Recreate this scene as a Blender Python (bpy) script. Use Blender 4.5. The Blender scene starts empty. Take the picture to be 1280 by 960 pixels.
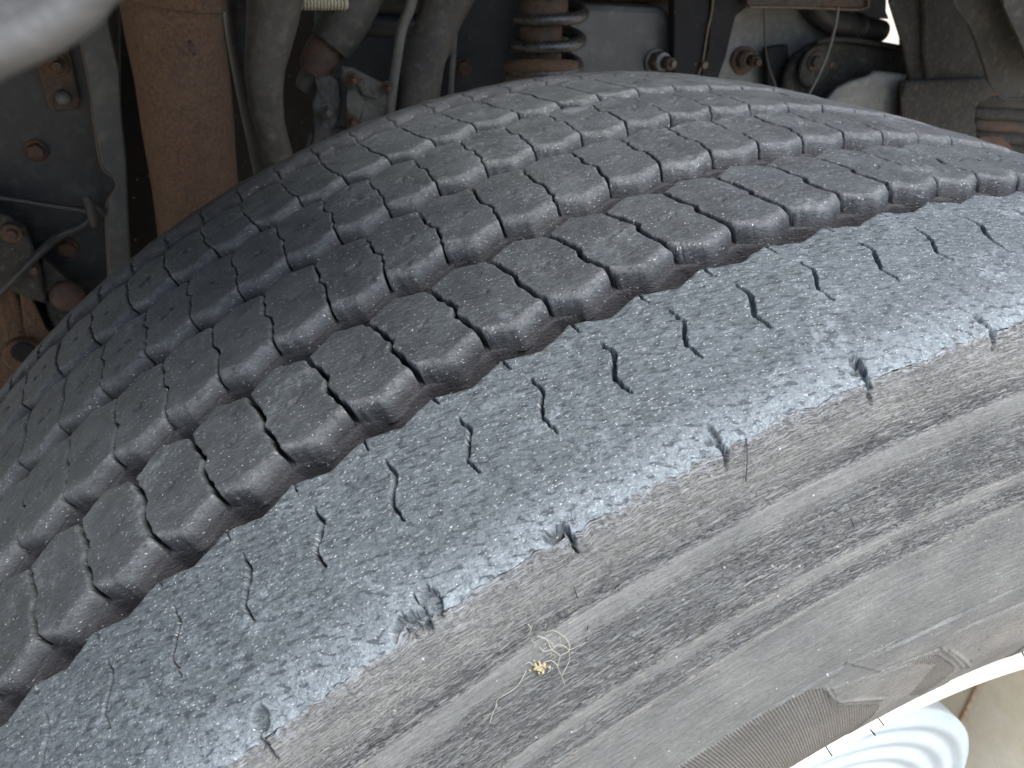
import bpy, bmesh, math, random
import numpy as np
from mathutils import Vector, Matrix
S = bpy.context.scene
COL = S.collection
R_ = math.radians

# ------------------------------------------------------------------ camera
CAMR = np.array([[0.9113890, 0.1417494, -0.3863640],
                 [-0.4020045, 0.5076159, -0.7620488],
                 [0.0881046, 0.8498430, 0.5196195]])
CAMP = np.array([-0.2870473, -0.2302052, 1.1005967])
FPX = 951.4
cd = bpy.data.cameras.new('camera')
cd.sensor_width = 36.0
cd.lens = FPX / 1280 * 36.0
cd.clip_start = 0.01
cd.clip_end = 3000
cd.dof.use_dof = True
cd.dof.focus_distance = 0.235
cd.dof.aperture_fstop = 30.0
cam = bpy.data.objects.new('camera', cd)
COL.objects.link(cam)
m4 = Matrix.Identity(4)
for i in range(3):
    for j in range(3):
        m4[i][j] = CAMR[i, j]
    m4[i][3] = CAMP[i]
cam.matrix_world = m4
S.camera = cam

# ------------------------------------------------------------------ world, sun, exposure
SUN_EL, SUN_AZ = 62.0, 20.0          # azimuth measured from -Y towards +X
world = bpy.data.worlds.new('World')
S.world = world
world.use_nodes = True
wn = world.node_tree
sky = wn.nodes.new('ShaderNodeTexSky')
sky.sky_type = 'NISHITA'
sky.sun_disc = False
sky.sun_elevation = R_(SUN_EL)
sky.sun_rotation = R_(180 - SUN_AZ)
sky.air_density = 1.0
sky.dust_density = 2.5
sky.ozone_density = 1.0
bg = wn.nodes['Background']
bg.inputs[1].default_value = 0.14
wn.links.new(sky.outputs[0], bg.inputs[0])
sl = bpy.data.lights.new('sun', 'SUN')
sl.energy = 2.0
sl.angle = R_(26)
sl.color = (1.0, 0.975, 0.94)
sun = bpy.data.objects.new('sun', sl)
COL.objects.link(sun)
sd = Vector((math.sin(R_(SUN_AZ)) * math.cos(R_(SUN_EL)), -math.cos(R_(SUN_AZ)) * math.cos(R_(SUN_EL)), math.sin(R_(SUN_EL))))
sun.rotation_euler = sd.to_track_quat('Z', 'Y').to_euler()
vs = S.view_settings
vs.view_transform = 'Standard'
vs.look = 'None'
vs.exposure = 1.45
vs.gamma = 1.0
S.render.resolution_x, S.render.resolution_y = 1024, 768

# ------------------------------------------------------------------ numpy helpers
def vnoise(x, y, seed=0):
    T = np.random.RandomState(seed).rand(256, 256).astype(np.float32)
    xi = np.floor(x).astype(np.int64); yi = np.floor(y).astype(np.int64)
    fx = x - xi; fy = y - yi
    fx = fx * fx * (3 - 2 * fx); fy = fy * fy * (3 - 2 * fy)
    a = T[xi & 255, yi & 255]; b = T[(xi + 1) & 255, yi & 255]
    c = T[xi & 255, (yi + 1) & 255]; d = T[(xi + 1) & 255, (yi + 1) & 255]
    return (a * (1 - fx) + b * fx) * (1 - fy) + (c * (1 - fx) + d * fx) * fy

def fbm(x, y, seed=0, oct=3):
    s = 0; a = .5; t = 0
    for o in range(oct):
        s = s + a * vnoise(x * 2 ** o + 13.7 * o, y * 2 ** o + 7.3 * o, seed + o); t += a; a *= .5
    return s / t - .5

def sstep(a, b, x):
    t = np.clip((x - a) / (b - a), 0, 1)
    return t * t * (3 - 2 * t)

def mesh_grid(name, V, UV=None, closed=False, smooth=True, flip=False):
    """V: (n,m,3) grid -> mesh"""
    n, m = V.shape[:2]
    idx = np.arange(n * m).reshape(n, m)
    if closed:
        idx = np.vstack([idx, idx[:1]])
    q = np.stack([idx[:-1, :-1], idx[1:, :-1], idx[1:, 1:], idx[:-1, 1:]], -1).reshape(-1, 4)
    if flip:
        q = q[:, ::-1]
    me = bpy.data.meshes.new(name)
    me.vertices.add(n * m)
    me.vertices.foreach_set('co', V.reshape(-1).astype(np.float32))
    nf = len(q)
    me.loops.add(nf * 4)
    me.loops.foreach_set('vertex_index', q.reshape(-1).astype(np.int32))
    me.polygons.add(nf)
    me.polygons.foreach_set('loop_start', (np.arange(nf) * 4).astype(np.int32))
    me.polygons.foreach_set('use_smooth', np.full(nf, smooth))
    if UV is not None:
        uvl = me.uv_layers.new(name='UVMap')
        uvl.data.foreach_set('uv', UV.reshape(-1, 2)[q.reshape(-1)].reshape(-1).astype(np.float32))
    me.update()
    return me

def link(name, me, mat=None, parent=None, **kw):
    o = bpy.data.objects.new(name, me)
    COL.objects.link(o)
    if mat is not None and me is not None and len(me.materials) == 0:
        me.materials.append(mat)
    if parent is not None:
        o.parent = parent
    for k, v in kw.items():
        o[k] = v
    return o

def thing(name, label, cat, loc=(0, 0, 0), group=None):
    o = bpy.data.objects.new(name, None)
    o.empty_display_size = .02
    COL.objects.link(o)
    o.location = loc
    o['label'] = label
    o['category'] = cat
    if group:
        o['group'] = group
    return o

# ------------------------------------------------------------------ materials
class NT:
    def __init__(s, name, rough=.6, metal=0.0, spec=.5):
        s.m = bpy.data.materials.new(name)
        s.m.use_nodes = True
        s.t = s.m.node_tree
        s.b = s.t.nodes['Principled BSDF']
        s.b.inputs['Roughness'].default_value = rough
        s.b.inputs['Metallic'].default_value = metal
        s.b.inputs['Specular IOR Level'].default_value = spec
        s.tc = s.t.nodes.new('ShaderNodeTexCoord')
    def n(s, ty, **kw):
        x = s.t.nodes.new(ty)
        for k, v in kw.items():
            setattr(x, k, v)
        return x
    def l(s, a, b): s.t.links.new(a, b)
    def coords(s, kind='Object', scale=(1, 1, 1), rot=0):
        mp = s.n('ShaderNodeMapping')
        mp.inputs['Scale'].default_value = scale
        mp.inputs['Rotation'].default_value = (0, 0, rot)
        if kind == 'World':
            g = s.n('ShaderNodeNewGeometry'); s.l(g.outputs['Position'], mp.inputs[0])
        else:
            s.l(s.tc.outputs[kind], mp.inputs[0])
        return mp.outputs[0]
    def noise(s, vec, scale, detail=4, rough=.55, dist=0):
        x = s.n('ShaderNodeTexNoise')
        x.inputs['Scale'].default_value = scale; x.inputs['Detail'].default_value = detail
        x.inputs['Roughness'].default_value = rough; x.inputs['Distortion'].default_value = dist
        s.l(vec, x.inputs['Vector'])
        return x.outputs[0]
    def voro(s, vec, scale, feature='F1', rnd=1.0):
        x = s.n('ShaderNodeTexVoronoi'); x.feature = feature
        x.inputs['Scale'].default_value = scale; x.inputs['Randomness'].default_value = rnd
        s.l(vec, x.inputs['Vector'])
        return x
    def ramp(s, fac, stops):
        x = s.n('ShaderNodeValToRGB')
        e = x.color_ramp.elements
        while len(e) < len(stops): e.new(.5)
        for i, (p, c) in enumerate(stops):
            e[i].position = p
            e[i].color = (c, c, c, 1) if not isinstance(c, (tuple, list)) else (*c, 1)
        s.l(fac, x.inputs[0])
        return x.outputs[0]
    def mix(s, fac, a, b, mode='MIX'):
        x = s.n('ShaderNodeMix', data_type='RGBA', blend_type=mode)
        for v, k in ((fac, 0), (a, 6), (b, 7)):
            if isinstance(v, (int, float)): x.inputs[k].default_value = v
            elif isinstance(v, (tuple, list)): x.inputs[k].default_value = (*v, 1)
            else: s.l(v, x.inputs[k])
        return x.outputs[2]
    def math(s, op, a, b=None):
        x = s.n('ShaderNodeMath', operation=op)
        for v, k in ((a, 0), (b, 1)):
            if v is None: continue
            if isinstance(v, (int, float)): x.inputs[k].default_value = v
            else: s.l(v, x.inputs[k])
        return x.outputs[0]
    def color(s, c):
        if isinstance(c, (tuple, list)): s.b.inputs['Base Color'].default_value = (*c, 1)
        else: s.l(c, s.b.inputs['Base Color'])
    def rough(s, r): s.l(r, s.b.inputs['Roughness'])
    def bump(s, hs, base=None):
        """hs: list of (height, distance)"""
        prev = None
        for h, d in hs:
            x = s.n('ShaderNodeBump')
            x.inputs['Strength'].default_value = 1.0
            x.inputs['Distance'].default_value = d
            s.l(h, x.inputs['Height'])
            if prev is not None: s.l(prev, x.inputs['Normal'])
            prev = x.outputs[0]
        s.l(prev, s.b.inputs['Normal'])

def rubber(name, dark, light, strokes, dustamt, specks, edge=False, block=False, speckcol=(.55, .56, .55), tint=None):
    """tread rubber, UV in metres (along the tread, across it)"""
    k = NT(name, .7, 0, .45)
    uv = k.coords('UV')
    uvr = k.coords('UV', (330, 1300, 1), R_(0))
    mp0 = uvr.node.inputs[0].links[0].from_socket
    r0 = k.n('ShaderNodeMapping'); r0.inputs['Rotation'].default_value = (0, 0, R_(16)); k.l(mp0, r0.inputs[0]); k.l(r0.outputs[0], uvr.node.inputs[0])
    st = k.noise(uvr, 1.0, 3, .6, .6)
    big = k.noise(uv, 55, 3, .6)
    fine = k.noise(uv, 900, 4, .7)
    grain = k.noise(uv, 2600, 2, .6)
    f = k.math('ADD', k.math('MULTIPLY', st, strokes), k.math('MULTIPLY', big, 1.0 - strokes))
    f = k.math('ADD', k.math('MULTIPLY', f, .8), k.math('MULTIPLY', fine, .2))
    c = k.ramp(f, [(.34, dark), (.50, tuple((a + b) / 2 for a, b in zip(dark, light))), (.64, light)])
    # pale dusty scuffs
    sc = k.noise(uv, 260, 5, .75, .8)
    scm = k.ramp(k.math('MULTIPLY', sc, k.noise(uv, 30, 2)), [(.31, 0.0), (.42, dustamt)])
    c = k.mix(scm, c, tuple(min(1, v * 2.3 + .03) for v in light))
    if edge:
        at = k.n('ShaderNodeAttribute', attribute_name='wear')
        wm = k.math('MULTIPLY', at.outputs['Fac'], k.ramp(k.noise(uv, 420, 5, .8, 1.5), [(.36, 0.15), (.62, 1.0)]))
        c = k.mix(wm, c, tint or (.26, .28, .30))
        q0 = k.n('ShaderNodeMapping'); q0.inputs['Rotation'].default_value = (0, 0, R_(15)); k.l(uv, q0.inputs[0])
        q1 = k.n('ShaderNodeMapping'); q1.inputs['Scale'].default_value = (260, 700, 1); k.l(q0.outputs[0], q1.inputs[0])
        dn_ = k.noise(q1.outputs[0], 1.0, 2, .5, .3)
        c = k.mix(k.ramp(dn_, [(.57, 0.0), (.64, .75)]), c, (.028, .033, .040))
        c = k.mix(k.ramp(dn_, [(.33, .35), (.39, 0.0)]), c, (.24, .26, .28))
    if block:
        at = k.n('ShaderNodeAttribute', attribute_name='wear')
        wm = k.math('MULTIPLY', at.outputs['Fac'], k.ramp(k.noise(uv, 300, 5, .8, 1.0), [(.38, 0.0), (.62, 1.0)]))
        c = k.mix(wm, c, (.17, .175, .178))  # rubbed edges with the bevel highlight painted in
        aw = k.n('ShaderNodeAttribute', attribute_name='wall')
        c = k.mix(k.math('MULTIPLY', aw.outputs['Fac'], .8), c, k.ramp(big, [(.35, (.012, .012, .016)), (.65, (.031, .031, .035))]))  # block sides: cleaner rubber with groove shade painted in
    # small bright specks
    v = k.voro(uv, 480)
    dm = k.ramp(v.outputs['Distance'], [(.05, 1.0), (.15, 0.0)])
    sel = k.ramp(v.outputs['Color'], [(specks[0], 0.0), (specks[0] + .02, 1.0)])
    sp = k.math('MULTIPLY', dm, sel)
    v2 = k.voro(k.coords('UV', (620, 1900, 1), R_(0)), 1.0)
    dm2 = k.ramp(v2.outputs['Distance'], [(.12, 1.0), (.3, 0.0)])
    sel2 = k.ramp(v2.outputs['Color'], [(specks[1], 0.0), (specks[1] + .02, 1.0)])
    sp2 = k.math('MULTIPLY', k.math('MULTIPLY', dm2, sel2), .6)
    c = k.mix(sp, c, speckcol)
    c = k.mix(sp2, c, speckcol)
    k.color(c)
    k.rough(k.ramp(st, [(.3, .5), (.7, .8)]))
    k.bump([(st, .0006 * strokes + .0002), (fine, .0005), (grain, .0002), (sp, .0003)])
    return k.m

def sidewall_mat():
    k = NT('sidewall_rubber', .8, 0, .35)
    uv = k.coords('UV')
    big = k.noise(uv, 40, 4, .6)
    f2 = k.noise(uv, 500, 5, .7)
    gr = k.noise(uv, 2400, 3, .7)
    lng = k.noise(k.coords('UV', (60, 900, 1), R_(-3)), 1.0, 4, .65, .5)
    f = k.math('ADD', k.math('MULTIPLY', big, .35), k.math('ADD', k.math('MULTIPLY', f2, .3), k.math('MULTIPLY', lng, .35)))
    c = k.ramp(f, [(.36, (.100, .105, .104)), (.52, (.154, .159, .153)), (.66, (.222, .225, .214))])
    at = k.n('ShaderNodeAttribute', attribute_name='wear')
    c = k.mix(at.outputs['Fac'], c, (.07, .077, .088))       # wrinkled bands and deep creases are darker
    at2 = k.n('ShaderNodeAttribute', attribute_name='dust')
    c = k.mix(k.math('MULTIPLY', at2.outputs['Fac'], k.ramp(f2, [(.4, .5), (.6, 1.0)])), c, (.30, .265, .225))
    v = k.voro(uv, 420)
    sp = k.math('MULTIPLY', k.ramp(v.outputs['Distance'], [(.07, 1.0), (.2, 0.0)]), k.ramp(v.outputs['Color'], [(.80, 0.0), (.83, 1.0)]))
    c = k.mix(sp, c, (.5, .49, .46))
    at5 = k.n('ShaderNodeAttribute', attribute_name='scuff')
    c = k.mix(k.math('MULTIPLY', at5.outputs['Fac'], k.ramp(f2, [(.42, 0.0), (.58, 1.0)])), c, (.25, .27, .29))
    at3 = k.n('ShaderNodeAttribute', attribute_name='craze')
    def crk(sx, sy, wid, rot):
        sx, sy = sx * 1.15, sy * 1.35
        u0 = k.n('ShaderNodeMapping'); u0.inputs['Rotation'].default_value = (0, 0, R_(rot)); k.l(uv, u0.inputs[0])
        u1 = k.n('ShaderNodeMapping'); u1.inputs['Scale'].default_value = (sx, sy, 1); k.l(u0.outputs[0], u1.inputs[0])
        n = k.noise(u1.outputs[0], 1.0, 2.5, .55, .7)
        d = k.math('ABSOLUTE', k.math('SUBTRACT', n, .5))
        return k.ramp(d, [(0.0, 1.0), (wid, 0.0)])
    ca = crk(42, 620, .030, 3); cb = crk(85, 1200, .036, -2); cc = crk(60, 360, .018, 6)
    cm = k.math('MULTIPLY', k.math('MAXIMUM', k.math('MAXIMUM', ca, k.math('MULTIPLY', cb, .7)), cc), at3.outputs['Fac'])
    c = k.mix(k.math('MULTIPLY', cm, .5), c, (.05, .052, .055))
    k.color(c)
    inv = k.math('SUBTRACT', 1.0, cm)
    sp3 = k.n('ShaderNodeSeparateXYZ'); k.l(k.tc.outputs['UV'], sp3.inputs[0])
    ph = k.math('ADD', k.math('MULTIPLY', sp3.outputs[0], 4300.0), k.math('MULTIPLY', sp3.outputs[1], 1500.0))
    at4 = k.n('ShaderNodeAttribute', attribute_name='knurl')
    kn_ = k.math('MULTIPLY', k.math('SINE', ph), at4.outputs['Fac'])
    c = k.mix(k.math('MULTIPLY', k.math('MAXIMUM', kn_, 0.0), .45), c, (.10, .075, .06))
    k.color(c)
    k.bump([(k.math('SUBTRACT', 0.0, kn_), .0004), (inv, .0017), (lng, .0005), (f2, .0003), (gr, .00022), (sp, .0002)])
    return k.m

def metal(name, a, b, rust=0.0, scale=40, rough=.6, rustcol=((.10, .045, .02), (.24, .11, .045)), bump=.0006, metallic=0.0, dust=(.20, .18, .15), dustamt=.25, spec=.4):
    k = NT(name, rough, metallic, spec)
    w = k.coords('Object')
    n1 = k.noise(w, scale, 6, .65)
    n2 = k.noise(w, scale * 5, 5, .7)
    n3 = k.noise(w, scale * .35, 3, .6)
    c = k.ramp(n1, [(.3, a), (.7, b)])
    c = k.mix(k.ramp(n2, [(.5, 0.0), (.75, dustamt)]), c, dust)
    rc = k.ramp(n2, [(.3, rustcol[0]), (.7, rustcol[1])])
    lo = .78 - rust * .62
    rm = k.ramp(k.math('ADD', k.math('MULTIPLY', n1, .55), k.math('MULTIPLY', n3, .45)), [(max(0, lo - .06), 0.0), (lo + .06, 1.0)])
    c = k.mix(rm, c, rc)
    v = k.voro(w, scale * 9)
    sp = k.math('MULTIPLY', k.ramp(v.outputs['Distance'], [(.08, 1.0), (.2, 0.0)]), k.ramp(v.outputs['Color'], [(.86, 0.0), (.9, 1.0)]))
    c = k.mix(k.math('MULTIPLY', sp, .6), c, (.33, .30, .26))
    k.color(c)
    k.rough(k.ramp(n2, [(.3, max(.15, rough - .12)), (.7, min(1, rough + .15))]))
    k.bump([(n1, bump * 2), (n2, bump)])
    return k.m

M = {}
M['tread'] = rubber('tread_rubber', (.017, .020, .022), (.074, .084, .090), .5, .35, (.60, .76), block=True)
M['rib'] = rubber('shoulder_rubber', (.024, .030, .034), (.100, .118, .128), .7, .45, (.60, .62), edge=True, tint=(.27, .315, .335))
M['side'] = sidewall_mat()
M['wall'] = rubber('groove_wall_rubber', (.007, .007, .009), (.020, .0205, .024), .3, .2, (.80, .90))  # groove shade put into the colour, on top of cleaner rubber
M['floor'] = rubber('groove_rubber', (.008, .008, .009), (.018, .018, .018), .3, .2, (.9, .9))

# ------------------------------------------------------------------ the tyre, in metres
PITCH = .04475            # angle of one tread pitch
PM = PITCH * .52          # the same along the tread
PHI = 0.4904868
AX = .515                 # height of the axle
TT = [-.00166, -.00078, -.00036, .00002, .00083, .00121, .00087, .00093, .00086, .0006, .00058, -.00009, -.0007, -.00083, -.00082, -.00063, -.0002, .00009, .0001, 0]
NK = 140
KA, KB = -8.0, 28.0
def theta(k):
    k = np.asarray(k, float)
    t = 1.8 - PITCH * np.clip(k, KA, KB) + np.interp(k, [-3] + list(range(20)), [0] + TT)
    rest = (2 * math.pi - PITCH * (KB - KA)) / (NK - (KB - KA))
    return t - np.clip(k - KB, 0, None) * rest - np.clip(k - KA, None, 0) * rest + PHI
def cyl(k, r, w):
    th = theta(k)
    return np.stack([r * np.cos(th), w + 0 * th, AX + r * np.sin(th)], -1)
WC, RC = .03932, 1.6485
def crown(w): return .52 - (w - WC) ** 2 / (2 * RC)
NG = 60                    # shoulder profile blends from crown to worn edge
def rib_r(w):
    return np.interp(w, [-.1123, -.0995, -.0865, -.0775, -.068, -.055, -.045], [.50285, .5084, .5125, .5143, .5158, .51728, .5178])

wheel = thing('truck_wheel', 'large worn truck tyre with block tread and cracked dusty sidewall on a cream wheel', 'wheel', (0, 0, AX))
carc = None
def W(o):          # wheel parts are modelled in world space and parented to the wheel
    o.parent = wheel
    o.matrix_parent_inverse = Matrix.Translation((0, 0, -AX))
    return o

def zig(u):        # V wave, 0 at slits, 1 half way
    u = u - np.floor(u)
    return 1 - np.abs(2 * u - 1)

def seg_dist(px, py, pts):
    best = np.full(px.shape, 1e9); par = np.zeros(px.shape)
    n = len(pts) - 1
    for i in range(n):
        ax, ay = pts[i]; bx, by = pts[i + 1]
        dx, dy = bx - ax, by - ay
        t = np.clip(((px - ax) * dx + (py - ay) * dy) / (dx * dx + dy * dy), 0, 1)
        d = np.hypot(px - ax - t * dx, py - ay - t * dy)
        m = d < best
        best = np.where(m, d, best); par = np.where(m, (i + t) / n, par)
    return best, par

# --- near shoulder rib -------------------------------------------------
KF0, KF1 = -4, 22
_ph = np.concatenate([np.arange(0, .33, .30e-3 / PM), np.arange(.33, .58, .68e-3 / PM), np.arange(.58, .93, .50e-3 / PM), np.arange(.93, .999, .6e-3 / PM)])
kcols = np.concatenate([np.concatenate([k0 + _ph for k0 in range(-4, 22)]), np.arange(KF1, NK + KF0, .22)])
rng = random.Random(5)
nrnd = {k: (rng.uniform(.7, 1.2), rng.uniform(-.3, .3), rng.uniform(.6, 1.3), rng.random()) for k in range(-10, 150)}
NOTCH = {  # centre (pitches), reach above the edge, reach below, half width, scoop (ds, a, rs, ra, depth) in mm
    0: [(2.70, 4.0, 7.5, .75, [(2.0, 4.5, 2.2, 3.0, 1.0)])],
    1: [(4.86, 9.0, 1.0, .45, [(-5.2, 1.6, 4.6, 3.6, 2.4), (2.6, 3.4, 2.6, 4.5, 1.2), (-1.2, 0.5, 1.6, 3.5, 2.0)])],
    2: [(6.62, 3.2, 6.5, .75, [(-3.2, 2.2, 3.4, 1.9, 1.9)])],
    3: [(8.62, 3.6, 5.5, .85, [(-1.9, 3.6, 1.5, 1.1, 1.0), (.6, 5.0, .7, 3.0, 1.0)])],
    4: [(10.68, 3.0, 6.8, 1.05, [(.8, 5.2, 1.9, 3.4, 1.8), (-1.5, 4.0, 1.6, .8, .8)])],
    5: [(12.70, 4.6, 5.6, .8, [(-.8, 5.5, 1.2, 2.0, .9)])],
}
def notch_depth(s, a):
    """s along the tread (m), a distance above (+) or below (-) the shoulder edge"""
    D = np.zeros(np.broadcast(s, a).shape)
    s = s + 0 * a; a = a + 0 * s
    for n in range(-2, 12):
        if n in NOTCH: lst = NOTCH[n]
        else: lst = [(2.67 + 2 * n, 3.5, 5.5, .8, [(-1.5, 3, 1.8, 1.6, 1.0)])]
        for kc, up, dn, hw, sc in lst:
            c = kc * PM
            m = np.abs(s - c) < .02
            if not m.any(): continue
            ss = (s[m] - c) * 1000; aa = a[m] * 1000
            wob = (vnoise(aa * .9 + 5 * n, aa * 0 + n, 3) - .5) * .9
            x = ss - aa * .10 - wob - np.where(aa > 0, aa * -.12, 0)
            along = np.where(aa >= 0, 1 - aa / up, 1 + aa / dn)
            hwid = 1.25 * hw * np.clip(along, 0, 1) ** .6
            d = 4.5 * np.clip((hwid - np.abs(x)) / .35, 0, 1) * (along > 0)
            for (ds, sa, rs, ra, dp) in sc:
                q = ((ss - ds) / rs) ** 2 + ((aa - sa) / ra) ** 2
                q = q + (vnoise(ss * 1.3, aa * 1.3, 9) - .5) * .7
                tex = 1 + .5 * (vnoise(ss * 2.5, aa * 2.5, 4) - .5)
                d = np.maximum(d, 1.5 * dp * np.clip((1.15 - q) / .4, 0, 1) * tex)
            D[m] = np.maximum(D[m], d * 1e-3)
    return D

def edge_w(k):    # torn line where tread meets sidewall (arc offset)
    s = k * PM * 1000
    return (fbm(s * .16, s * 0 + 1, 21, 2) * 2.4 + fbm(s * .9, s * 0 + 3, 22, 3) * .9) * 1e-3

def build_rib():
    top = np.concatenate([np.linspace(0, .05, 8)[:-1], np.linspace(.05, 1, 112)])
    K = kcols[:, None]
    U = top[None, :]
    s = K * PM
    u = K - .09
    we = -.0553 - .0041 * zig(u) ** .85 + fbm(s * 1000 * .25, s * 0, 31, 2) * .0009
    w = we * (1 - U) + (-.1123) * U
    wz = w
    r = rib_r(wz)
    e = edge_w(K)
    a = (1 - U) * .057          # distance above the shoulder edge, roughly
    Sm = s * 1000; Wm = wz * 1000
    # large softness and scuffs
    h = fbm(Sm * .12, Wm * .15, 41, 3) * .8e-3
    rot = Sm * math.cos(.28) - Wm * math.sin(.28), Sm * math.sin(.28) + Wm * math.cos(.28)
    h = h + fbm(rot[0] * .5, rot[1] * 1.4, 43, 3) * .45e-3
    h = h + np.minimum(0, fbm(rot[0] * .3, rot[1] * .55, 48, 2) + .15) * 1.0e-3
    h = h + fbm(Sm * 1.5, Wm * 1.5, 47, 2) * .12e-3
    # rounding by the groove and torn lip by the edge
    dg = (we - w)
    h = h - .5e-3 * np.clip(1 - dg / .0012, 0, 1) ** 2
    h = h + .5e-3 * np.clip(1 - a / .004, 0, 1) * (.4 + fbm(Sm * .5, Wm * .5, 52, 2))
    # sipes
    D = np.zeros(h.shape)
    fine = (K[:, 0] < KF1)
    for k in range(-4, 22):
        wd, sh, dp, rr = nrnd[k]
        cols = np.where((K[:, 0] > k - .6) & (K[:, 0] < k + 1.2) & fine)[0]
        if len(cols) == 0: continue
        sl_ = slice(cols[0], cols[-1] + 1)
        X = (K[sl_] - k) * PM * 1000 + 0 * U; Y = Wm[sl_]
        X = X + (vnoise(Y * .6, X * 0 + k, 61) - .5) * .7
        p1 = [(.10 * 23.3, -54.0), (.13 * 23.3, -59.0 - rr * 2.2)]
        d, t = seg_dist(X, Y, p1)
        hw = .62 * (1 - .5 * t)
        D[sl_] = np.maximum(D[sl_], 3.2 * np.clip((hw - d) / .4, 0, 1))
        p2 = [(.237 * 23.3, -68 + sh), (.285 * 23.3, -73.5), (.15 * 23.3, -78.5), (.07 * 23.3 + sh, -81.5), (.125 * 23.3, -87.0 - sh * 3)]
        d, t = seg_dist(X, Y, p2)
        hw = (.30 + .42 * np.sin(np.pi * np.clip(t * .9 + .08, 0, 1))) * wd
        dpt = 4.6 * np.clip(.55 + dp * .6 * (1 - .6 * np.abs(t - .35 - rr * .3)), 0, 1.2) * (.55 + .6 * vnoise(Y * .5 + k * 3, X * 0, 62))
        D[sl_] = np.maximum(D[sl_], dpt * np.clip((np.maximum(hw, .36) - d) / .35 + .12, 0, 1) * (d < np.maximum(hw, .36)))
        # raised lip on one side
        lip = np.exp(-((d - hw - .45) / .35) ** 2) * (X > .1 * 23.3) * .22
        D[sl_] = D[sl_] - lip * .4 * (d < 3)
    h = h - D * 1e-3
    # small cuts and pits
    pit = vnoise(Sm * .8 + 4, Wm * .8, 71)
    h = h - np.clip(pit - .93, 0, 1) * 8e-3
    h = h - notch_depth(s, a + e * 0)
    # taper to the shared edge
    rr_ = r + h
    wv = w + e * sstep(.85, 1.0, U) * .0
    shift = e * sstep(.8, 1.0, U)      # move along the surface
    wv = wv - shift * .93; rr_ = rr_ + shift * -.37 * 1.0
    V = cyl(K + 0 * U, rr_, wv)
    # groove wall rows
    walls = []
    for dep, off in ((.0142, .0030), (.0095, .0014), (.004, .0006), (.0012, .0002)):
        walls.append(cyl(K, crown(we) - dep, we + off))
    V = np.concatenate(walls + [V], 1)
    uv = np.stack([s + 0 * U, w], -1)
    uvw = [np.stack([s, we + d], -1) for d in (.012, .009, .004, .001)]
    UV = np.concatenate(uvw + [uv], 1)
    wear = np.clip(1 - a / .016, 0, 1) ** 1.3 * .85 + .12 + 0 * K + .10 * np.clip(fbm(Sm * .3, Wm * .3, 91, 2) * 3, 0, 1)
    ND = notch_depth(s, a + e * 0)
    wear = wear * np.exp(-ND * 1800)
    wear = np.concatenate([np.zeros((len(kcols), 4)), wear], 1)
    me = mesh_grid('shoulder_rib', V, UV, closed=True, flip=True)
    at = me.attributes.new('wear', 'FLOAT', 'POINT')
    at.data.foreach_set('value', wear.reshape(-1).astype(np.float32))
    W(link('shoulder_rib', me, M['rib']))
build_rib()

# --- sidewall --------------------------------------------------------
PR = np.array([[.5029, -.1123], [.496, -.1155], [.4815, -.1215], [.468, -.1267], [.4515, -.1325], [.432, -.1355], [.412, -.1365], [.385, -.1355], [.36, -.1335], [.335, -.1265], [.322, -.1195], [.3165, -.1155], [.3135, -.1120], [.3115, -.105]])
def lin_poly(pts, x, y):
    """signed mask for a polygon in (k, r)"""
    inside = np.zeros(x.shape, bool)
    n = len(pts); j = n - 1
    for i in range(n):
        xi, yi = pts[i]; xj, yj = pts[j]
        c = ((yi > y) != (yj > y)) & (x < (xj - xi) * (y - yi) / (yj - yi + 1e-12) + xi)
        inside ^= c
        j = i
    return inside

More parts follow.
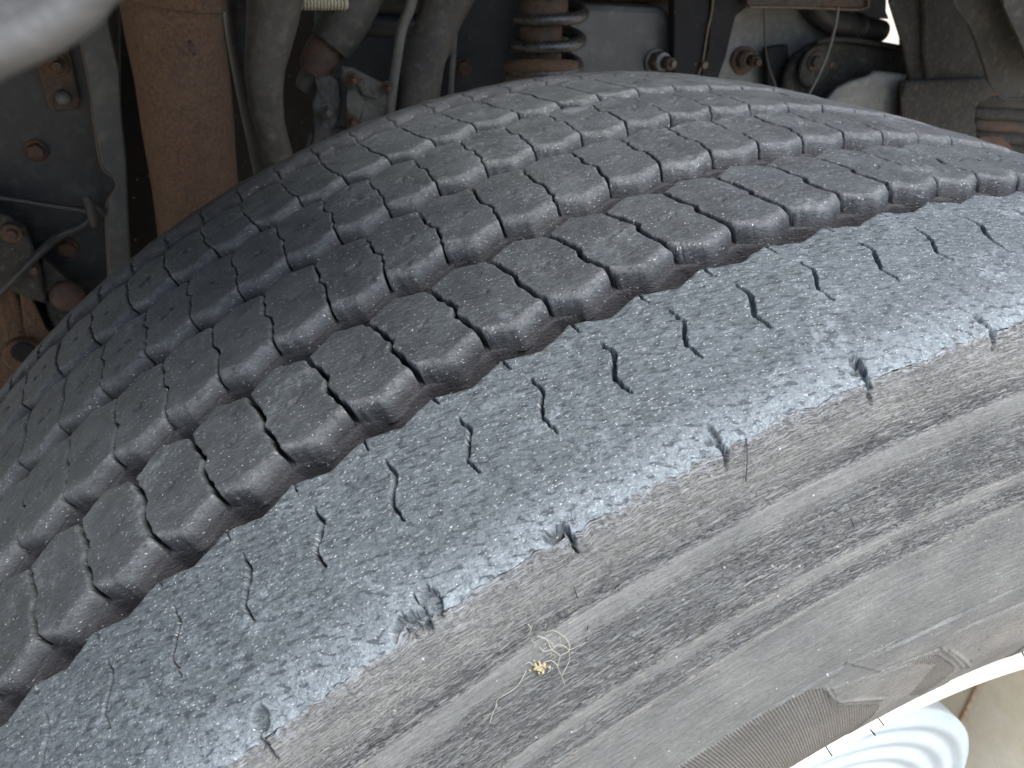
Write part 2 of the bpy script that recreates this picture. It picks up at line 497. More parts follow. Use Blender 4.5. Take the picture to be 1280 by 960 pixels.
def build_side():
    ra = np.concatenate([np.arange(.5029, .415, -.42e-3), np.arange(.415, .3165, -.6e-3), [.3165, .3135, .3115]])
    o = np.argsort(PR[:, 0])
    wr = np.interp(ra, PR[o, 0], PR[o, 1])
    # smooth the profile
    ker = np.ones(15) / 15
    wrs = np.convolve(np.pad(wr, 7, 'edge'), ker, 'valid'); wrs[:3] = wr[:3]; wrs[-25:] = wr[-25:]
    wr = wrs
    dr = np.gradient(ra); dw = np.gradient(wr)
    ln = np.hypot(dr, dw)
    nr, nw = -(-dw) / ln, (-dr) / ln       # outward normal (r, w)
    nr, nw = -dw / ln, dr / ln
    sgn = np.where(nw > 0, -1, 1); nr, nw = nr * sgn, nw * sgn
    K = kcols[:, None]; r = ra[None, :]
    s = K * .52 * PITCH
    Sm = s * 1000; Am = (.5029 - r) * 1000      # mm below the edge
    Bm = Am + (fbm(Sm * .03, Sm * 0 + 2, 101, 2)) * 2.0
    warp = fbm(Sm * .05, Am * .10, 102, 3) * 5
    Amp = np.interp(Bm, [0, 2, 6, 12, 15, 18.2, 19.0, 19.5, 24, 27, 31, 34, 42.3, 43.4, 46, 48, 52.5, 53.5, 56, 60, 90],
                        [.2, .28, .22, .3, .55, 1.0, .6, .06, .08, .5, .55, .6, .85, .08, .08, .6, .8, .10, .10, .05, .05])
    patch = .55 + .9 * np.clip(fbm(Sm * .03, Am * .12, 103, 2) + .5, 0, 1)
    # wrinkle creases, long along the tyre
    def crease(fs, fa, seed, slant):
        n = fbm((Sm + Am * slant) * fs, Am * fa + warp * fa * .6, seed, 3)
        return np.clip(1 - np.abs(n) / .10, 0, 1)
    c1 = crease(.11, .75, 110, .8); c2 = crease(.22, 1.35, 111, -.4); c3 = crease(.07, .42, 112, .5)
    big = sstep(24, 29, Am) * (1 - sstep(41, 43.3, Am))
    cr = np.maximum(c1 * .8, c2 * .45) * (1 - big * .2) + c3 * .8 * np.maximum(big, np.exp(-((Bm - 16.5) / 3.0) ** 2))
    h = -cr * Amp * patch * .8e-3
    # terraces
    h = h - .3e-3 * sstep(15.5, 18.6, Bm) * (1 - sstep(18.6, 19.4, Bm))
    h = h - .15e-3 * sstep(23, 29, Bm + fbm(Sm * .04, Sm * 0, 120, 2) * 10) * (1 - sstep(42.6, 43.4, Am))
    h = h - .22e-3 * sstep(46, 49, Bm) * (1 - sstep(52.8, 53.5, Am))
    # long random gouge lines
    g = fbm(Sm * .018, Am * .16 + fbm(Sm * .1, Am * .1, 131) * .5, 130, 3)
    h = h - np.clip(1 - np.abs(g) / .012, 0, 1) * .5e-3 * sstep(22, 26, Am) * (1 - sstep(60, 64, Am)) * (vnoise(Sm * .05, Am * 0 + 1, 132) > .5)
    h = h + fbm(Sm * .5, Am * .5, 140, 3) * .16e-3 + fbm(Sm * 1.6, Am * 1.6, 141, 2) * .08e-3
    # moulded line at r = .415 with two visible stretches, and knurled bands below
    lineA = np.exp(-((r - .4148 - (fbm(Sm * .3, Sm * 0, 150, 2)) * .8e-3) / .00055) ** 2) * ((K > 1) & (K < 9.85))
    h = h - .75e-3 * lineA + .35e-3 * np.exp(-((r - .4133) / .0006) ** 2) * ((K > 1) & (K < 9.8))
    def line(k0, r0, k1, r1, wid, amp, rough=0.0):
        """ridge between two (pitch, radius) points"""
        t = np.clip((K - k0) / (k1 - k0), 0, 1)
        inr = ((K - k0) / (k1 - k0) > 0) & ((K - k0) / (k1 - k0) < 1)
        rc = r0 + (r1 - r0) * t + fbm(Sm * .35, Sm * 0 + k0, 151, 2) * 1.2e-3 * rough
        return amp * np.exp(-((r - rc) / wid) ** 2) * inr
    for L in SIDE_LINES:
        h = h + line(*L)
    # knurl
    knm = np.zeros(h.shape)
    for poly, sl2, per in KNURL:
        msk = lin_poly(poly, K + 0 * r, r + 0 * K)
        kn = np.sin((Sm * .78 + (.415 - r) * 1000 * sl2) * 2 * math.pi / per)
        h = h + np.where(msk, -.25e-3, 0); knm = np.maximum(knm, np.where(msk, 1.0, 0))
    for poly, amp in EMBOSS:
        msk = lin_poly(poly, K + 0 * r, r + 0 * K)
        h = h + np.where(msk, amp, 0)
    h = h * sstep(0, .0012, .5029 - r) * sstep(.3125, .318, r)
    a = -(.5029 - r)
    h = h - notch_depth(s, a * 1.05)
    e = edge_w(K)
    shift = e * (1 - sstep(0, .008, .5029 - r))
    rr = r + nr[None] * h - shift * .37
    ww = wr[None] + nw[None] * h - shift * .93
    # mild outward/inward waviness
    V = cyl(K + 0 * r, rr, ww)
    arc = np.concatenate([[0], np.cumsum(np.hypot(np.diff(ra), np.diff(wr)))])
    UV = np.stack([s + 0 * r, -.2 - arc[None] + 0 * K], -1)
    wear = np.interp(Bm, [0, 14, 17, 18.7, 19.4, 24, 28, 34, 36, 42.6, 43.4, 46.5, 49, 52.8, 53.5], [0, .05, .45, .75, 0, .05, .75, .6, .25, .3, 0, .05, .45, .55, 0]) * (.4 + .8 * vnoise(Sm * .12, Am * .25, 160)) * .32
    wear = np.clip(wear + (cr * Amp * patch > .55) * .35, 0, 1)
    lo = np.clip((.405 - r) / .03, 0, 1) * (.45 + .9 * vnoise(Sm * .05, Am * .1, 161))
    dust = np.clip(.14 * np.exp(-((Bm - 19.6) / .5) ** 2) + .35 * np.exp(-((Am - 43.6) / .45) ** 2) + .4 * np.exp(-((Am - 53.8) / .45) ** 2) + lo * .35 + .10 * (Am < 12) + knm * .15, 0, 1)
    me = mesh_grid('sidewall', V, UV, closed=True, flip=True)
    craze = np.clip(Amp * (.35 + 1.0 * vnoise(Sm * .06, Am * .2, 170)), 0, 1)
    for nm, arr in (('wear', wear), ('dust', dust), ('craze', craze), ('knurl', knm), ('scuff', np.clip(1.1 * np.exp(-Am / 1.6) + .35 * np.exp(-Am / 5), 0, 1))):
        at = me.attributes.new(nm, 'FLOAT', 'POINT')
        at.data.foreach_set('value', (arr + 0 * K * r).reshape(-1).astype(np.float32))
    W(link('sidewall', me, M['side']))

SIDE_LINES = []   # filled below from measured marks
KNURL = []
EMBOSS = []
# (pitch, radius) of marks by the bead
def mark(*a): SIDE_LINES.append(a)
for a in [
    (10.74, .4105, 12.72, .4073, .0007, -.0008, 1.0), (10.74, .4095, 12.72, .4062, .0007, .0004, 1.0), (12.72, .4073, 15.5, .4068, .0007, -.0006, 1.0),
    (12.6, .3965, 15.5, .3930, .0009, -.0007, 1.0),
    (10.80, .397, 12.40, .390, .0006, -.0008, .4), (10.80, .3962, 12.40, .3892, .0005, .0004, .4),
    (12.40, .390, 13.95, .3603, .0010, .0005, 0), (12.75, .385, 14.3, .3570, .0010, .0006, 0),
    (9.88, .4154, 9.47, .4069, .0009, -.0006, .3),
    (9.47, .4069, 9.82, .3927, .0012, .0005, 0), (9.82, .3927, 10.41, .3846, .0010, .0006, 0), (10.41, .3846, 11.36, .3708, .0010, .0006, 0),
    (14.10, .3819, 15.3, .3800, .0011, -.0006, 0), (14.03, .3850, 14.10, .3420, .0010, .0004, 0),
]: mark(*a)
KNURL = [([(0, .4139), (8.3, .4139), (8.99, .4129), (9.47, .4069), (9.77, .3901), (11.25, .3668), (11.2, .330), (0, .330)], .9, 1.45),
         ([(11.56, .3907), (12.38, .3861), (13.56, .3639), (13.4, .34), (12.2, .36), (12.58, .3774)], -.5, 1.2)]
EMBOSS = [([(14.11, .3815), (16.5, .379), (17.5, .33), (14.6, .33)], -.0006), ([(9.9, .4147), (13.0, .4065), (13.0, .397), (12.4, .389), (10.8, .396)], .0003),
          ([(9.85, .392), (10.4, .384), (11.3, .371), (12.6, .378), (12.3, .386), (10.8, .3955), (9.6, .405)], .0004)]
build_side()

# --- carcass under the grooves ----------------------------------------
kc = np.arange(0, NK, .25)
wv = np.linspace(-.062, .19, 40)
V = cyl(kc[:, None] + 0 * wv, crown(wv)[None] - .0138 + 0 * kc[:, None], wv[None] + 0 * kc[:, None])
me = mesh_grid('groove_floor', V, np.stack([kc[:, None] * PM + 0 * wv, wv[None] + 0 * kc[:, None]], -1), closed=True, flip=True)
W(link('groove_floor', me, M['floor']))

# --- tread blocks --------------------------------------------------------
ROWS = {  # slit polyline (k, w), near apex w, far apex w
    'A': ([(.10, -.0400), (-.04, -.0243), (.03, -.0208), (-.14, -.0044)], -.0455, .0012),
    'B': ([(-.53, .0160), (-.39, .0335), (-.47, .0373), (-.41, .0538)], .0105, .0582),
    'C': ([(-.81, .0710), (-.70, .0925), (-.78, .0975), (-.70, .1104)], .0648, .1150),
    'D': ([(-1.07, .1262), (-1.25, .1480), (-1.23, .1530), (-1.29, .1672)], .1195, .1735),
}
def block_mesh(row, k, nu, nv, detail):
    pl, wna, wfa = ROWS[row]
    rs = np.random.RandomState((ord(row) * 1000 + k * 7) % 99991)
    def dense(n, e):
        t = np.linspace(0, 1, n)
        return t - .55 * e * np.sin(2 * math.pi * t) / (2 * math.pi)
    u = dense(nu, 1); v = dense(nv, 1)
    lu = np.concatenate([[3, 2, 1], np.zeros(nu), [1, 2, 3]]); lv = np.concatenate([[3, 2, 1], np.zeros(nv), [1, 2, 3]])
    u = np.concatenate([[0, 0, 0], u, [1, 1, 1]]); v = np.concatenate([[0, 0, 0], v, [1, 1, 1]])
    U, Vv = np.meshgrid(u, v, indexing='ij')
    LU, LV = np.meshgrid(lu, lv, indexing='ij')
    # stretch the slit by v; the step is a quick jog
    w0, w1 = pl[0][1], pl[-1][1]
    vn = [(p[1] - w0) / (w1 - w0) for p in pl]
    kn = [p[0] for p in pl]
    if row == 'D': pass
    def F(vv, kk):
        jit = (vnoise(vv * 14 + kk * 3.1, vv * 0 + ord(row), 201) - .5) * .05
        return np.interp(vv, vn, kn) + jit
    gw = {'A': .92, 'B': .58, 'C': .42, 'D': .46}[row] * 1e-3 / PM      # half gap in pitches
    kl = k + F(Vv, k) + gw; kr = k + 1 + F(Vv, k + 1) - gw
    kk = kl * (1 - U) + kr * U
    z = np.minimum(1, zig(U) * 1.0)
    zn = np.interp(U, [0, .40, .5, 1], [0, .92, .95, 0]); zf = np.interp(U, [0, .5, 1], [0, 1, 0])
    wn_ = w0 + (wna - w0) * zn; wf_ = w1 + (wfa - w1) * zf
    ww = wn_ * (1 - Vv) + wf_ * Vv
    s = kk * PM; Sm = s * 1000; Wm = ww * 1000
    if detail:
        e = fbm(Sm * .45, Wm * .45, 210, 2)
        ww = ww + e * .0008 * (np.abs(Vv - .5) * 2) ** 6
        kk = kk + fbm(Wm * .4, Sm * .4, 211, 2) * .0007 / PM * (np.abs(U - .5) * 2) ** 6
    du = np.minimum(U, 1 - U) * (PM * 1000 - 2)
    dn = Vv * (w1 - w0) * 1000; df = (1 - Vv) * (w1 - w0) * 1000
    nr_ = {'A': 3.0, 'B': 4.2, 'C': 4.2, 'D': 4.2}[row]; nd = {'A': 1.3, 'B': 1.9, 'C': 1.9, 'D': 1.9}[row]
    h = -nd * np.clip(1 - dn / nr_, 0, 1) ** 1.9
    h = h - .7 * np.clip(1 - df / 1.8, 0, 1) ** 2 - .35 * np.clip(1 - du / .9, 0, 1) ** 2
    cd_ = np.hypot(np.clip(3.2 - du, 0, 9), np.clip(3.2 - dn, 0, 9)) / 3.2
    h = h - .9 * np.clip(cd_ - .9, 0, 1) * 2
    h = h + rs.uniform(-.15, .15) + (U - .5) * rs.uniform(-.3, .3) + (Vv - .5) * rs.uniform(-.3, .3)
    if detail:
        h = h + fbm(Sm * .11, Wm * .11, 220, 3) * .9
        rt = Sm * .97 - Wm * .24, Sm * .24 + Wm * .97
        h = h + fbm(rt[0] * .3, rt[1] * .8, 221, 3) * .42 + fbm(Sm * 1.2, Wm * 1.2, 222, 2) * .16
        h = h - np.clip(vnoise(Sm * .9, Wm * .9, 223) - .90, 0, 1) * 7
        # blind sipe in the middle, half worn away
        cx = PM * 1000 * (.5 + rs.uniform(-.04, .04)); cy = .5 * (w0 + w1) * 1000 + rs.uniform(-1, 1)
        L = rs.uniform(3.2, 5.4); sg = {'A': -1, 'B': 1, 'C': 1, 'D': 1}[row]
        X = U * PM * 1000 - cx; Y = Wm - cy
        pts = [(-L, -sg * -1.6 * -1), (-L * .25, -.7), (L * .2, .6), (L, 1.5)]
        d, t = seg_dist(X + fbm(Sm * .5, Wm * .5, 231) * 1.2, Y + fbm(Sm * .5, Wm * .5, 232) * 1.2, pts)
        hw = rs.uniform(.5, .9) * np.sin(np.pi * np.clip(t, .04, .97)) ** .5
        h = h - rs.uniform(1.6, 3.0) * np.clip((hw - d) / .45, 0, 1) + .2 * np.exp(-((d - hw - .6) / .5) ** 2)
        if rs.rand() < .25:       # small chunk torn out
            ex, ey = rs.uniform(2, 21), rs.choice([w0 * 1000 + rs.uniform(-2, 8), w1 * 1000 - 2])
            q = ((U * PM * 1000 - ex) / rs.uniform(1, 2.5)) ** 2 + ((Wm - ey) / rs.uniform(1, 2.5)) ** 2 + (vnoise(Sm, Wm, 240) - .5)
            h = h - rs.uniform(.5, 1.3) * np.clip((1 - q) / .6, 0, 1)
    L = np.maximum(LU, LV)
    dep = np.choose(L.astype(int), [0, 3.4, 6.0, 8.5])
    base = np.choose(L.astype(int), [0, 0, 1.0, 1.0])
    hh = np.where(L > 0, np.minimum(h, 0) * (L == 1) - dep - (L == 1) * .0, h)
    tp = {'A': 1.0, 'B': 1.0, 'C': 1.0, 'D': 1.0}[row]
    offn = np.choose(LV.astype(int), [0, .75, 1.2, 1.6]) * tp
    offf = np.choose(LV.astype(int), [0, .6, 1.3, 2.0])
    offu = np.choose(LU.astype(int), [0, .10, .18, .3])
    ww = ww + np.where(Vv < .5, -offn, offf) * 1e-3
    kk = kk + np.where(U < .5, -offu, offu) * 1e-3 / PM
    if detail:
        wob = fbm(Sm * .3, Wm * 0 + L * 2, 250, 2) * .3e-3
        ww = ww + wob * (L > 0)
    r = crown(np.where(Vv < .5, np.maximum(ww, w0 - .006), ww)) + hh * 1e-3
    P3 = cyl(kk, r, ww)
    UV = np.stack([kk * PM + LU * .002, ww + np.where(Vv < .5, -1, 1) * LV * .0025], -1)
    rub = np.exp(-((dn - nr_ * .55) / (nr_ * .45)) ** 2) * .6 + .35 * np.exp(-(df / 1.2) ** 2) + .25 * np.exp(-(du / .9) ** 2)
    rub = np.where(L > 0, 0, np.clip(rub, 0, 1))
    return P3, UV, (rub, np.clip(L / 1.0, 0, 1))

def base_band(row):
    # the rubber is one piece below the shallow cross slits
    pl, wna, wfa = ROWS[row]
    kf = np.concatenate([np.arange(-6, 26, .06), np.arange(26, NK - 6, .25)])
    K = kf[:, None]
    w0, w1 = pl[0][1], pl[-1][1]
    def wave(ph, c):
        u = K - ph; u = u - np.floor(u)
        v = np.interp(u, [0, .40, .5, 1], [0, .92, .95, 0])
        return v
    near = w0 - .0008 + .72 * (wna - w0) * wave(pl[0][0], .42)
    far = w1 + (wfa - w1) * wave(pl[-1][0], .5)
    Sm = K * PM * 1000
    j = lambda sd: fbm(Sm * .25, Sm * 0 + sd, 260 + ord(row), 3) * .8e-3
    lv = [(14.2, -2.8), (12.3, -2.4), (10, -1.9), (8.4, -1.55), (7.4, -1.3), (6.8, -.9), (6.5, 0)]
    cols = [cyl(K, crown(near) - d * 1e-3, near + o * 1e-3 + j(i * .4)) for i, (d, o) in enumerate(lv)]
    cols += [cyl(K, crown(far) - d * 1e-3, far + o * 1e-3) for d, o in ((6.5, .1), (7.0, .9), (9, 1.4), (14.2, 2.4))]
    V = np.concatenate(cols, 1)
    n = V.shape[1]
    UV = np.stack([K * PM + np.zeros((1, n)), np.concatenate([near - d * 1e-3 for d, o in lv] + [far + d * 1e-3 for d in (4, 5, 8, 14)], 1)], -1)
    return mesh_grid('block_base', V, UV, closed=True, flip=True)
for row in 'ABCD':
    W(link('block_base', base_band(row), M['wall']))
tread_stuff = []
DET = range(-3, 23)
for row in 'ABCD':
    nu, nv = {'A': (44, 62), 'B': (40, 54), 'C': (34, 46), 'D': (30, 40)}[row]
    offk = {'A': 0, 'B': 0, 'C': 1, 'D': 1}[row]
    for j in range(NK):
        k = (j - 3 if j - 3 < 100 else j - 3 - NK) + offk
        det = k in DET
        near = -21 <= k <= 53
        P3, UV, att = block_mesh(row, k, nu if det else 7, nv if det else 8, det)
        if det or near:
            me = mesh_grid('tread_block', P3, UV, flip=True)
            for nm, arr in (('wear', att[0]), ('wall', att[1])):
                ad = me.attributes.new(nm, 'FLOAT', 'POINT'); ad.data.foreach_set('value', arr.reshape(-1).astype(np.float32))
            W(link('tread_block', me, M['tread']))
        else:
            tread_stuff.append((P3, UV))
if tread_stuff:
    Vs = []; Fs = []; Us = []; base = 0
    for P3, UV in tread_stuff:
        n, m = P3.shape[:2]
        idx = np.arange(n * m).reshape(n, m) + base
        q = np.stack([idx[:-1, :-1], idx[:-1, 1:], idx[1:, 1:], idx[1:, :-1]], -1).reshape(-1, 4)
        Vs.append(P3.reshape(-1, 3)); Us.append(UV.reshape(-1, 2)); Fs.append(q); base += n * m
    Vs = np.concatenate(Vs); Fs = np.concatenate(Fs)
    me = bpy.data.meshes.new('tread_block'); me.from_pydata(Vs.tolist(), [], Fs.tolist()); me.update()
    uvl = me.uv_layers.new(name='UVMap')
    uvl.data.foreach_set('uv', np.concatenate(Us)[Fs.reshape(-1)].reshape(-1).astype(np.float32))
    me.polygons.foreach_set('use_smooth', np.ones(len(Fs), bool))
    o = W(link('tread_block', me, M['tread'])); o['kind'] = 'stuff'

# --- far shoulder rib and far sidewall ---------------------------------------
kc = np.concatenate([np.arange(-6, 22, .8e-3 / PM), np.arange(22, 134, .25)])
wv = np.concatenate([np.linspace(.178, .2235, 46)])
K = kc[:, None]; U = np.linspace(0, 1, 46)[None]
we = .1825 + .004 * zig(K + 1.27 - 0.0)
w = we * (1 - U) + .2235 * U
r = np.interp(w, [.17, .19, .205, .215, .2235], [crown(.17) - .0012, crown(.19) - .0006, crown(.205) - .0010, crown(.215) - .0020, .5057])
Sm = K * PM * 1000; Wm = w * 1000
h = fbm(Sm * .12, Wm * .12, 301, 3) * .9 + fbm(Sm * .4, Wm * .6, 302, 3) * .5 - .5 * np.clip(1 - (w - we) * 1000 / 1.5, 0, 1) ** 2
X = (K + 1.25 - np.round(K + 1.25)) * PM * 1000 + 0 * U
d, t = seg_dist(X + fbm(Wm * .4, Sm * .02, 303) * 1.5, Wm, [(0, 178), (1.2, 188), (-.6, 194), (.4, 203)])
h = h - 3.2 * np.clip((.85 * (1 - .4 * t) - d) / .6, 0, 1) * (K < 22)
h = h - 1.6 * np.clip(1 - (w - we) * 1000 / 3.5, 0, 1) ** 2
V = cyl(K + 0 * U, r + h * 1e-3, w)
V = np.concatenate([cyl(K, crown(we) - .0142, we - .003), cyl(K, crown(we) - .004, we - .0008), V], 1)
UV = np.stack([K * PM + 0 * w, w], -1); UV = np.concatenate([UV[:, :1] - [0, .01], UV[:, :1] - [0, .004], UV], 1)
me = mesh_grid('shoulder_rib', V, UV, closed=True, flip=True)
wl = np.clip(np.exp(-((w - we) * 1000 / 2.2) ** 2) + sstep(.197, .206, w), 0, 1)  # groove shade painted on the near wall; outer half unworn rubber
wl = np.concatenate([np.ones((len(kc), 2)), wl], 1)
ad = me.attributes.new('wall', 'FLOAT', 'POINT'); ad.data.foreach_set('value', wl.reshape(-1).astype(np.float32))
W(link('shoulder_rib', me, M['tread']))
kc = np.arange(0, NK, .5)[:, None]
pf = np.array([[.5057, .2235], [.498, .2262], [.47, .2365], [.44, .244], [.41, .245], [.37, .240], [.335, .228], [.317, .222], [.3115, .205]])
V = cyl(kc + 0 * pf[:, 0], pf[None, :, 0] + 0 * kc, pf[None, :, 1] + 0 * kc)
W(link('sidewall', mesh_grid('sidewall', V, np.stack([kc * PM + 0 * pf[:, 0], pf[None, :, 0] + 0 * kc], -1), closed=True, flip=True), M['side']))
tuft = None

# --- wheel -----------------------------------------------------------------
def paint(name, a, b, rough=.45, rust=.0, stain=(.45, .30, .16), scale=25, stainamt=.35):
    k = NT(name, rough, 0, .4)
    w = k.coords('Object')
    n1 = k.noise(w, scale, 5, .65); n2 = k.noise(w, scale * 8, 4, .7)
    c = k.ramp(n1, [(.3, a), (.7, b)])
    c = k.mix(k.ramp(k.noise(w, scale * .6, 5, .7, 1.0), [(.55, 0.0), (.8, stainamt)]), c, stain)
    v = k.voro(w, scale * 12)
    sp = k.math('MULTIPLY', k.ramp(v.outputs['Distance'], [(.1, 1.0), (.22, 0.0)]), k.ramp(v.outputs['Color'], [(.87, 0.0), (.9, 1.0)]))
    c = k.mix(k.math('MULTIPLY', sp, .6), c, (.12, .10, .09))
    if rust:
        at = k.n('ShaderNodeAttribute', attribute_name='wear')
        wm = k.math('MULTIPLY', at.outputs['Fac'], k.ramp(n2, [(.3, .7), (.6, 1.0)]))
        c = k.mix(wm, c, k.ramp(n2, [(.35, (.16, .055, .015)), (.65, (.42, .20, .07))]))
    k.color(c)
    k.bump([(n1, .0006), (n2, .0002)])
    return k.m
M['cream'] = paint('cream_paint', (.66, .58, .43), (.80, .74, .60), .45, 1)
M['white'] = paint('white_paint', (.62, .60, .55), (.70, .68, .62), .4, stainamt=.1)
M['blue'] = paint('pale_blue_paint', (.33, .40, .44), (.42, .48, .51), .35, stainamt=.12, stain=(.5, .45, .35))
def lathe(name, prof, mat, wearf=None, ns=360):
    prof = np.array(prof)
    th = np.arange(ns) / ns * 2 * math.pi
    V = np.stack([prof[None, :, 0] * np.cos(th)[:, None], prof[None, :, 1] + 0 * th[:, None], AX + prof[None, :, 0] * np.sin(th)[:, None]], -1)
    me = mesh_grid(name, V, None, closed=True, flip=False)
    if wearf is not None:
        at = me.attributes.new('wear', 'FLOAT', 'POINT')
        at.data.foreach_set('value', wearf(V).reshape(-1).astype(np.float32))
    return W(link(name, me, mat))
# rim flange: rolled white lip against the bead
fl = [(.3118, -.095)] + [(.3118 - .0042 + .0042 * math.cos(a), -.1165 - .0035 * math.sin(a)) for a in np.linspace(0, math.pi, 9)] + [(.3030, -.1150), (.2985, -.110), (.294, -.103), (.2905, -.094), (.2885, -.086)]
lathe('rim_flange', fl, M['white'])
bp = [(.2885, -.086), (.2872, -.070), (.2862, -.05), (.2857, -.036), (.2857, -.0325), (.2850, -.0312), (.2838, -.0300), (.2852, -.0286), (.2858, -.026), (.2858, -.012), (.2850, -.0055), (.2835, -.0035), (.2835, .06), (.292, .12), (.300, .19), (.312, .215)]
bpd = []
for (a, b) in zip(bp[:-1], bp[1:]):
    n = max(1, int(abs(a[1] - b[1]) / .0012))
    for i in range(n): bpd.append((a[0] + (b[0] - a[0]) * i / n, a[1] + (b[1] - a[1]) * i / n))
bpd.append(bp[-1])
def seam(V):
    w = V[..., 1]; ang = np.arctan2(V[..., 2] - AX, V[..., 0])
    wob = fbm(ang * 30, ang * 0, 401, 2) * .001
    halo = np.clip(1 - np.abs(w + .0305 - wob) / .0045, 0, 1) * .75 * (.4 + vnoise(ang * 60, w * 500, 402)) * (w < -.027)
    return np.clip(np.exp(-((w + .0300 - wob) / .0010) ** 2) * 1.1 + halo, 0, 1)
lathe('rim_barrel', bpd, M['cream'], seam, ns=720)
# ribbed disc in front of the barrel
dp = [(.19, -.02), (.2150, -.030), (.2165, -.060), (.2170, -.0745)]
for i in range(60):
    rr = .2168 - i * .0018
    t = (.2168 - rr)
    wv_ = -.0785 - .0014 * math.cos(t / .0155 * 2 * math.pi + 2.4) - .0015 + .002 * math.exp(-t / .002) + t * .05
    dp.append((rr, wv_))
dp += [(.105, -.060), (.09, -.05), (.02, -.05)]
lathe('ribbed_disc', dp, M['blue'])
lathe('wheel_hub', [(.0905, -.052), (.0905, -.10), (.086, -.106), (.03, -.108), (.028, -.116), (.001, -.117)], M['cream'], ns=96)

# fine rubber hairs on the bead
def tube_mesh(name, pts, rads, ns=14, caps=True, noise=0.0, seed=0):
    pts = [Vector(p) for p in pts]
    rings = []
    up = Vector((0, 0, 1))
    n = len(pts)
    prevx = None
    for i, p in enumerate(pts):
        t = (pts[min(i + 1, n - 1)] - pts[max(i - 1, 0)]).normalized()
        if prevx is None:
            x = t.cross(up if abs(t.z) < .9 else Vector((1, 0, 0))).normalized()
        else:
            x = (prevx - t * prevx.dot(t)).normalized()
        prevx = x
        y = t.cross(x)
        r = rads[i] if hasattr(rads, '__len__') else rads
        ring = []
        for j in range(ns):
            a = 2 * math.pi * j / ns
            rr = r
            if noise: rr = r * (1 + noise * (float(fbm(np.array([i * .35 + 3]), np.array([(abs(j - ns / 2)) * .6 + seed]), seed, 2)[0])))
            ring.append(p + (x * math.cos(a) + y * math.sin(a)) * rr)
        rings.append(ring)
    V = [tuple(v) for r in rings for v in r]
    F = [(i * ns + j, i * ns + (j + 1) % ns, (i + 1) * ns + (j + 1) % ns, (i + 1) * ns + j) for i in range(n - 1) for j in range(ns)]
    if caps:
        F.append(tuple(range(ns))[::-1]); F.append(tuple(range((n - 1) * ns, n * ns)))
    me = bpy.data.meshes.new(name); me.from_pydata(V, [], F); me.update()
    me.polygons.foreach_set('use_smooth', [len(f) == 4 for f in F])
    return me

def catmull(P, n=10):
    P = [np.array(p, float) for p in P]
    Q = [2 * P[0] - P[1]] + P + [2 * P[-1] - P[-2]]
    out = []
    for i in range(1, len(Q) - 2):
        for k in range(n):
            t = k / n
            a, b, c, d = Q[i - 1], Q[i], Q[i + 1], Q[i + 2]
            out.append(.5 * ((2 * b) + (-a + c) * t + (2 * a - 5 * b + 4 * c - d) * t * t + (-a + 3 * b - 3 * c + d) * t ** 3))
    out.append(P[-1])
    return out

# ------------------------------------------------------------------ placing things behind the tyre
def at(px, py, Y):
    d = CAMR @ np.array([(px - 640) / FPX, -(py - 480) / FPX, -1.])
    t = (Y - CAMP[1]) / d[1]
    return CAMP + t * d
def depth(px, py, Y):
    p = at(px, py, Y)
    return abs(((p - CAMP) @ CAMR)[2])
def pxm(px, py, Y): return depth(px, py, Y) / FPX    # metres per pixel there

def plate(name, pts, Y, thick, mat, parent=None, bev=.0015, Yf=None, **kw):
    """sheet with its own outline and thickness; Yf(px,py) gives slanted plates"""
    f = [at(x, y, Yf(x, y) if Yf else Y) for x, y in pts]
    bm = bmesh.new()
    a = [bm.verts.new(p) for p in f]
    b = [bm.verts.new(p + np.array([0, thick, 0])) for p in f]
    n = len(f)
    bm.faces.new(a); bm.faces.new(b[::-1])
    for i in range(n): bm.faces.new((a[i], b[i], b[(i + 1) % n], a[(i + 1) % n]))
    bmesh.ops.recalc_face_normals(bm, faces=bm.faces)
    me = bpy.data.meshes.new(name); bm.to_mesh(me); bm.free()
    o = link(name, me, mat, parent, **kw)
    if bev:
        md = o.modifiers.new('bevel', 'BEVEL'); md.width = bev; md.segments = 2; md.limit_method = 'ANGLE'
    return o

def hose(name, pts, mat, parent=None, ns=24, n=10, noise=0.0, seed=0, **kw):
    """pts: (px, py, Y, radius in px)"""
    c = [list(at(x, y, Y)) + [r * pxm(x, y, Y)] for x, y, Y, r in pts]
    q = catmull(c, n)
    return link(name, tube_mesh(name, [v[:3] for v in q], [v[3] for v in q], ns, True, noise, seed), mat, parent, **kw)

